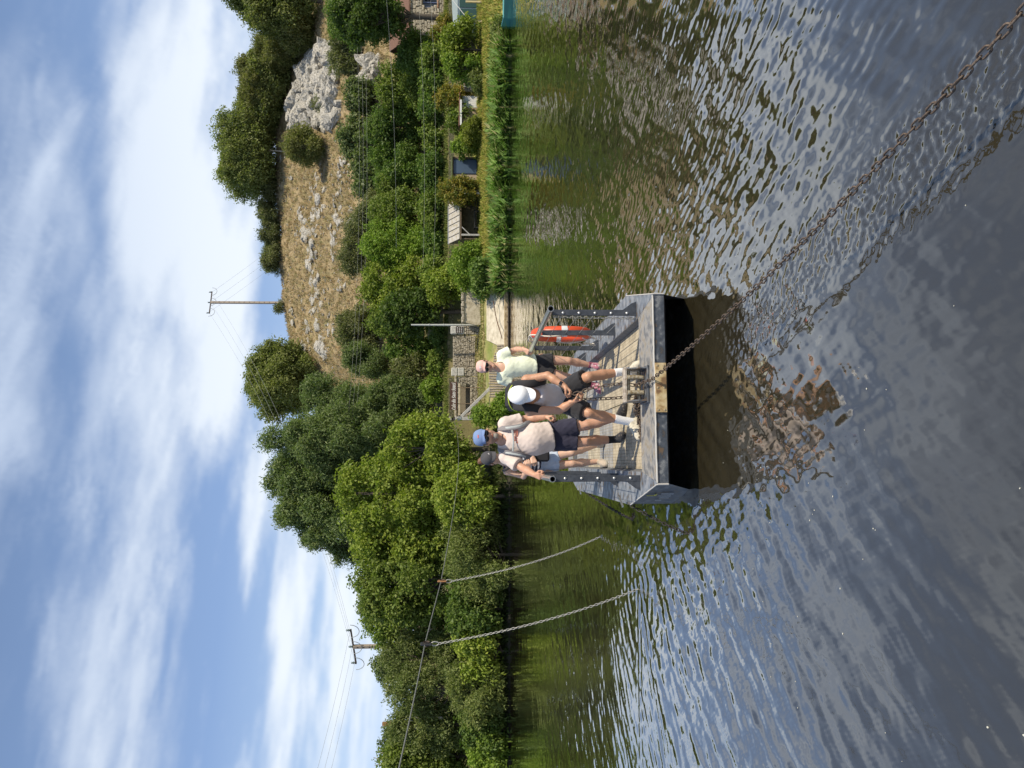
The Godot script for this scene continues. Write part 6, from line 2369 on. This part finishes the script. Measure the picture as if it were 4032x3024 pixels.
func strap(pts: Array, wide: float, m: Material, called: String, parent: Node3D, face := Vector3(0, 0, 1)) -> void:
	var b := MB.new()
	var c := Curve3D.new()
	for k in pts.size():
		var tg: Vector3 = (pts[mini(k + 1, pts.size() - 1)] - pts[maxi(k - 1, 0)]) * 0.22
		c.add_point(pts[k], -tg, tg)
	var fine_pts := []
	for k in 17:
		fine_pts.append(c.sample_baked(c.get_baked_length() * k / 16.0, true))
	b.tube(fine_pts, wide * 0.5, 10, true, face, 0.28)
	put(called, b.mesh(), m, parent)


func make_people() -> void:
	make_head()
	make_hand()
	# ---- woman in a mint shirt, one hand on the rail
	var mint := Color(0.73, 0.79, 0.63)
	person({
		"label": "person in pink cap, sunglasses, mint T-shirt and black shorts, one hand on the railing", "base": Vector3(0.22, 0.36, -10.4), "skin": Color(0.52, 0.31, 0.22), "hair": Color(0.10, 0.055, 0.03), "look": looking(-6, 4, 0), "head": 1.0,
		"j": {"head": [0.245, 1.955, -10.37], "neck": [0.235, 1.80, -10.40], "chest": [0.235, 1.62, -10.40], "waist": [0.255, 1.40, -10.40], "pelvis": [0.27, 1.24, -10.42], "shl": [0.075, 1.725, -10.40], "shr": [0.405, 1.725, -10.40],
			"ell": [-0.015, 1.50, -10.44], "wrl": [-0.02, 1.27, -10.36], "hal": [-0.02, 1.17, -10.33], "elr": [0.49, 1.525, -10.42], "wrr": [0.475, 1.42, -10.22], "har": [0.435, 1.375, -10.16],
			"hipl": [0.19, 1.18, -10.42], "hipr": [0.345, 1.18, -10.42], "knl": [0.085, 0.79, -10.30], "knr": [0.325, 0.79, -10.37], "anl": [-0.02, 0.455, -10.27], "anr": [0.265, 0.455, -10.44], "toel": [-0.10, 0.36, -10.12], "toer": [0.24, 0.36, -10.25]},
		"handr": [Vector3(-0.3, -1.0, 0.2), 1.0], "handl": [Vector3(1, 0, 0), 1.0], "bulk": 0.98, "leg": 1.0,
		"shirt": {"name": "mint", "color": mint, "sleeve": 0.52, "hem": 0.12, "loose": 0.026, "scoop": 0.045, "crease": 0.0042},
		"shorts": {"color": Color(0.016, 0.017, 0.021), "length": 0.45, "flare": 0.100},
		"shoe": [Color(0.34, 0.12, 0.17), Color(0.46, 0.44, 0.42), Color(0.52, 0.48, 0.48), "pink"], "sock": [Color(0.22, 0.06, 0.10), 0.05, "pink"],
		"cap": {"name": "pink", "color": Color(0.66, 0.41, 0.36), "logo": func(cr, ht):
			var b := MB.new()
			b.box(ht * Transform3D(Basis.from_euler(Vector3(-0.35, 0, 0)), Vector3(0, 0.090, 0.0925)), Vector3(0.04, 0.022, 0.006))
			put("badge", b.mesh(), mat("badge_white", 0.62, 0.60, 0.60, 0.6), cr)},
		"shades": true, "lens": 1.05,
		"hairmesh": func(t, ht): hair_mass(t, ht, Color(0.10, 0.055, 0.03), false),
	})
	# ---- big man in a sand T-shirt
	var sand := Color(0.62, 0.53, 0.49)
	person({
		"label": "person in blue cap, sunglasses, printed beige T-shirt and navy shorts holding the rail", "base": Vector3(-0.58, 0.36, -8.6), "skin": Color(0.50, 0.28, 0.19), "hair": Color(0.12, 0.09, 0.07), "beard": Color(0.10, 0.075, 0.055), "look": looking(12, 2, 3), "head": 1.08,
		"j": {"head": [-0.615, 1.975, -8.54], "neck": [-0.645, 1.815, -8.60], "chest": [-0.645, 1.625, -8.60], "waist": [-0.64, 1.415, -8.58], "pelvis": [-0.61, 1.235, -8.62], "shl": [-0.845, 1.745, -8.60], "shr": [-0.465, 1.75, -8.62],
			"ell": [-0.965, 1.555, -8.44], "wrl": [-1.015, 1.435, -8.22], "hal": [-1.02, 1.375, -8.12], "elr": [-0.41, 1.50, -8.68], "wrr": [-0.385, 1.28, -8.60], "har": [-0.375, 1.18, -8.56],
			"hipl": [-0.70, 1.18, -8.62], "hipr": [-0.52, 1.18, -8.62], "knl": [-0.665, 0.81, -8.56], "knr": [-0.475, 0.81, -8.52], "anl": [-0.655, 0.45, -8.68], "anr": [-0.385, 0.45, -8.52], "toel": [-0.58, 0.36, -8.50], "toer": [-0.24, 0.36, -8.41]},
		"handl": [Vector3(0.2, -1.0, -0.1), 1.0], "handr": [Vector3(-1, 0, 0), 1.0], "bulk": 1.13, "arm": 1.18, "leg": 1.1,
		"shirt": {"name": "sand", "color": sand, "sleeve": 0.72, "hem": -0.02, "loose": 0.024, "belly": 0.045, "scoop": 0.015, "crease": 0.0042, "print": man_print},
		"shorts": {"color": Color(0.020, 0.022, 0.045), "length": 0.74, "flare": 0.092},
		"shoe": [Color(0.022, 0.022, 0.024), Color(0.05, 0.04, 0.032), Color(0.12, 0.10, 0.08), "black"], "sock": [Color(0.012, 0.012, 0.014), 0.10, "black"],
		"cap": {"name": "blue", "color": Color(0.16, 0.235, 0.43), "logo": func(cr, ht):
			var b := MB.new()
			b.box(ht * Transform3D(Basis.from_euler(Vector3(-0.35, 0, 0)), Vector3(0, 0.090, 0.0925)), Vector3(0.034, 0.011, 0.006))
			put("badge", b.mesh(), mat("badge_red", 0.55, 0.12, 0.10, 0.6), cr)},
		"shades": true, "lens": 0.85,
		"hairmesh": func(t, ht): hair_mass(t, ht, Color(0.12, 0.09, 0.07), false),
	})
	# ---- person in a white cap hauling the chain
	person({
		"label": "person in white cap and white vest bending forward to haul the chain", "base": Vector3(-0.13, 0.36, -7.85), "skin": Color(0.46, 0.25, 0.155), "hair": Color(0.06, 0.04, 0.03), "look": looking(2, 50, 0), "head": 1.05,
		"j": {"head": [-0.112, 1.615, -7.50], "neck": [-0.118, 1.575, -7.66], "chest": [-0.12, 1.46, -7.74], "waist": [-0.135, 1.30, -7.88], "pelvis": [-0.14, 1.19, -7.98], "shl": [-0.275, 1.535, -7.66], "shr": [0.04, 1.565, -7.66],
			"ell": [-0.272, 1.235, -7.60], "wrl": [-0.175, 1.10, -7.475], "hal": [-0.15, 1.03, -7.44], "elr": [0.088, 1.355, -7.58], "wrr": [-0.02, 1.195, -7.475], "har": [-0.085, 1.13, -7.45],
			"hipl": [-0.235, 1.15, -7.98], "hipr": [-0.045, 1.15, -7.98], "knl": [-0.305, 0.90, -7.74], "knr": [0.075, 0.91, -7.72], "anl": [-0.405, 0.46, -7.80], "anr": [0.14, 0.46, -7.86], "toel": [-0.56, 0.36, -7.69], "toer": [0.21, 0.36, -7.70]},
		"front": Vector3(0, -0.35, 0.93).normalized(), "handl": [Vector3(0.9, 0.1, 0.2), 1.0], "handr": [Vector3(-0.9, -0.2, 0.2), 1.0], "bulk": 0.95, "arm": 1.05, "leg": 0.98,
		"shirt": {"name": "white", "called": "vest", "color": Color(0.56, 0.54, 0.58), "sleeve": 0.0, "hem": 0.2, "loose": 0.018, "scoop": 0.07, "crease": 0.0045},
		"shorts": {"color": Color(0.017, 0.018, 0.020), "length": 0.86, "flare": 0.112},
		"shoe": [Color(0.55, 0.51, 0.42), Color(0.52, 0.50, 0.44), Color(0.42, 0.40, 0.33), "cream"], "sock": [Color(0.74, 0.75, 0.78), 0.17, "white"],
		"cap": {"name": "white", "color": Color(0.78, 0.79, 0.82)},
		"hairmesh": func(t, ht): hair_mass(t, ht, Color(0.06, 0.04, 0.03), false),
	})
	# ---- woman behind, in a dark cap
	person({
		"label": "person in charcoal cap with hair bun, navy striped top and pale denim shorts", "base": Vector3(-1.02, 0.36, -9.85), "skin": Color(0.56, 0.36, 0.26), "hair": Color(0.13, 0.06, 0.03), "look": looking(22, 26, 0), "head": 1.0,
		"j": {"head": [-0.985, 1.885, -9.80], "neck": [-1.02, 1.745, -9.87], "chest": [-1.02, 1.58, -9.87], "waist": [-1.03, 1.38, -9.87], "pelvis": [-1.04, 1.22, -9.88], "shl": [-1.165, 1.68, -9.87], "shr": [-0.89, 1.68, -9.87],
			"ell": [-1.235, 1.46, -9.84], "wrl": [-1.11, 1.42, -9.64], "hal": [-1.03, 1.42, -9.60], "elr": [-0.85, 1.44, -9.82], "wrr": [-0.95, 1.36, -9.64], "har": [-1.02, 1.34, -9.60],
			"hipl": [-1.105, 1.16, -9.88], "hipr": [-0.975, 1.16, -9.88], "knl": [-1.06, 0.81, -9.82], "knr": [-0.905, 0.82, -9.76], "anl": [-1.045, 0.45, -9.88], "anr": [-0.83, 0.46, -9.98], "toel": [-1.06, 0.36, -9.70], "toer": [-0.76, 0.36, -9.86]},
		"handl": [Vector3(0, 0, -1), 1.0], "handr": [Vector3(0, 0, -1), 1.0], "bulk": 0.88, "arm": 0.92, "leg": 0.95,
		"shirt": {"name": "stripe", "called": "vest", "color": Color(0.03, 0.035, 0.07), "sleeve": 0.0, "hem": 0.1, "loose": 0.014, "scoop": 0.06, "paint": func(q: Vector3): return Color(0.55, 0.58, 0.66) if fposmod(q.y, 0.05) < 0.02 and q.y < 1.16 else Color(0.022, 0.026, 0.05)},
		"shorts": {"color": Color(0.42, 0.49, 0.60), "length": 0.52, "flare": 0.088},
		"shoe": [Color(0.40, 0.34, 0.27), Color(0.50, 0.47, 0.40), Color(0.30, 0.26, 0.21), "beige"],
		"cap": {"name": "charcoal", "color": Color(0.055, 0.055, 0.062), "logo": func(cr, ht):
			var b := MB.new()
			var t2: Transform3D = ht * Transform3D(Basis.from_euler(Vector3(-0.35, 0.3, 0)), Vector3(0.025, 0.085, 0.093))
			for k in 3:
				b.slab([t2 * Vector3(-0.014 + k * 0.010, 0, 0), t2 * Vector3(-0.008 + k * 0.010, 0, 0), t2 * Vector3(-0.004 + k * 0.007, 0.010 + k * 0.005, 0), t2 * Vector3(-0.009 + k * 0.007, 0.010 + k * 0.005, 0)], t2.basis.z * 0.004)
			put("badge", b.mesh(), mat("badge_white", 0.62, 0.60, 0.60, 0.6), cr)},
		"hairmesh": func(t, ht): hair_mass(t, ht, Color(0.13, 0.06, 0.03), true),
	})
	make_packs()


func hair_mass(t: Node3D, ht: Transform3D, c: Color, bun: bool) -> void:
	var f := Field.new(Vector3(-0.13, -0.12, -0.22), Vector3(0.13, 0.14, 0.10), 0.008)
	f.ball(Vector3(0, 0.025, -0.022), Vector3(0.086, 0.098, 0.104), 0.01)
	f.cap(Vector3(0, -0.03, -0.06), Vector3(0, -0.07, -0.06), 0.055, 0.05, 0.02)
	f.clip(Vector3(0, 0.35, 1).normalized(), 0.030)
	if bun:
		f.ball(Vector3(-0.01, 0.085, -0.125), Vector3(0.05, 0.05, 0.05), 0.01)
		f.ball(Vector3(-0.03, 0.11, -0.14), Vector3(0.03, 0.035, 0.03), 0.01)
	f.ripple(fine, 0.006, Vector3(40, 14, 40))
	var b := MB.new()
	f.skin(b)
	var moved := MB.new()
	moved.add(b, ht)
	put("hair", moved.mesh(), mat("hair_%d" % int(c.r * 1000), c.r, c.g, c.b, 0.6), t)


func man_print(shirt: Node3D, j: Dictionary) -> void:
	# the print on the chest: two orange lines, grey marks above and below
	var c: Vector3 = j.chest + Vector3(0.055, 0.012, 0.0)
	var orange := mat("print_orange", 0.55, 0.14, 0.06, 0.9)
	var z := 0.142
	var tilt := Basis.from_euler(Vector3(-0.10, 0.0, 0.0))
	var a := text_mesh("EXPLORE", 0.030, 0.004, ["Droid Sans"], false, 700)
	put("lettering", a, orange, shirt, Transform3D(tilt, c + Vector3(0.0, 0.012, z)))
	var e := text_mesh("AND TRAVEL", 0.030, 0.004, ["Droid Sans"], false, 700)
	put("lettering", e, orange, shirt, Transform3D(tilt, c + Vector3(0.0, -0.014, z + 0.004)))


func make_packs() -> void:
	# straps and pack of the man in the blue cap
	var grey := mat("strap_grey", 0.20, 0.19, 0.20, 0.85)
	var pale := mat("webbing_pale", 0.44, 0.47, 0.47, 0.8)
	var o := Vector3(-0.645, 1.60, -8.78)
	var t := thing("backpack", "grey hiking backpack with pale chest strap worn by the person in blue cap", "backpack", o)
	var b := MB.new()
	b.box(turned(Vector3(0, 0.0, -0.10), 0.08), Vector3(0.30, 0.46, 0.18), 0.05)
	put("pack_body", b.mesh(), grey, t)
	for s in [-1.0, 1.0]:
		strap([Vector3(s * 0.11, 0.19, 0.0), Vector3(s * 0.125, 0.232, 0.13), Vector3(s * 0.135, 0.19, 0.262), Vector3(s * 0.145, 0.10, 0.318), Vector3(s * 0.165, -0.02, 0.325), Vector3(s * 0.20, -0.12, 0.24), Vector3(s * 0.18, -0.18, 0.05)], 0.062, grey, "shoulder_strap", t)
		strap([Vector3(s * 0.14, 0.155, 0.302), Vector3(s * 0.147, 0.10, 0.330), Vector3(s * 0.166, -0.01, 0.338), Vector3(s * 0.19, -0.08, 0.295)], 0.026, pale, "webbing", t)
	strap([Vector3(-0.145, 0.075, 0.332), Vector3(0.0, 0.065, 0.343), Vector3(0.145, 0.085, 0.330)], 0.02, pale, "chest_strap", t, Vector3(0, 0, 1))
	# black pack of the chain hauler
	var black := mat("pack_black", 0.018, 0.018, 0.022, 0.8)
	var neon := mat("piping_lime", 0.50, 0.62, 0.06, 0.6)
	o = Vector3(-0.12, 1.50, -7.92)
	var tilt := Basis.from_euler(Vector3(0.72, 0, 0))
	var t2 := thing("backpack", "black backpack with lime piping on the back of the white-capped person", "backpack", o)
	b = MB.new()
	b.box(Transform3D(tilt, Vector3(-0.02, 0.10, -0.04)), Vector3(0.30, 0.44, 0.18), 0.06)
	put("pack_body", b.mesh(), black, t2)
	b = MB.new()
	var pipe := []
	for k in 21:
		var a := PI * k / 20.0
		pipe.append(tilt * Vector3(-cos(a) * 0.148, 0.10 + sin(a) * 0.13, 0.03) + Vector3(-0.02, 0.10, -0.03))
	b.tube(pipe, 0.006, 6)
	put("piping", b.mesh(), neon, t2)
	for s in [-1.0, 1.0]:
		strap([Vector3(s * 0.10, 0.20, 0.06), Vector3(s * 0.115, 0.175, 0.20), Vector3(s * 0.122, 0.095, 0.315), Vector3(s * 0.125, 0.0, 0.335), Vector3(s * 0.15, -0.10, 0.27), Vector3(s * 0.15, -0.14, 0.10)], 0.085, black, "shoulder_strap", t2, Vector3(0, 0.5, 0.8))
	# wrist watch
	b = MB.new()
	var wp := Vector3(-0.003, 1.222, -7.492)
	var ax := (Vector3(-0.02, 1.195, -7.475) - Vector3(0.088, 1.355, -7.58)).normalized()
	b.tube([wp - ax * 0.012, wp + ax * 0.012], 0.034, 14)
	var watch := thing("wristwatch", "dark wristwatch on the forearm of the white-capped person", "watch", Vector3.ZERO)
	watch.position = wp
	var mv := MB.new()
	mv.add(b, at(-wp))
	put("strap", mv.mesh(), mat("watch_strap", 0.10, 0.09, 0.08, 0.5), watch)
	b = MB.new()
	b.box(Transform3D(Basis(ax.cross(Vector3(0.4, 0.5, 0.8)).normalized(), ax, ax.cross(Vector3(0.4, 0.5, 0.8)).normalized().cross(ax)), Vector3(0.4, 0.3, 0.8).normalized() * 0.030), Vector3(0.036, 0.034, 0.012), 0.003)
	put("dial", b.mesh(), mat("watch_dial", 0.012, 0.012, 0.014, 0.1), watch)
	# black sling bag of the woman behind
	var t3 := thing("shoulder_bag", "black bag hanging at the hip of the person in charcoal cap", "bag", Vector3(-0.94, 1.24, -9.70))
	b = MB.new()
	b.box(Transform3D(), Vector3(0.16, 0.22, 0.08), 0.025)
	put("pack_body", b.mesh(), black, t3)
	strap([Vector3(-0.02, 0.10, 0.0), Vector3(-0.10, 0.30, 0.0), Vector3(-0.20, 0.47, -0.06), Vector3(-0.22, 0.50, -0.18)], 0.03, black, "shoulder_strap", t3)
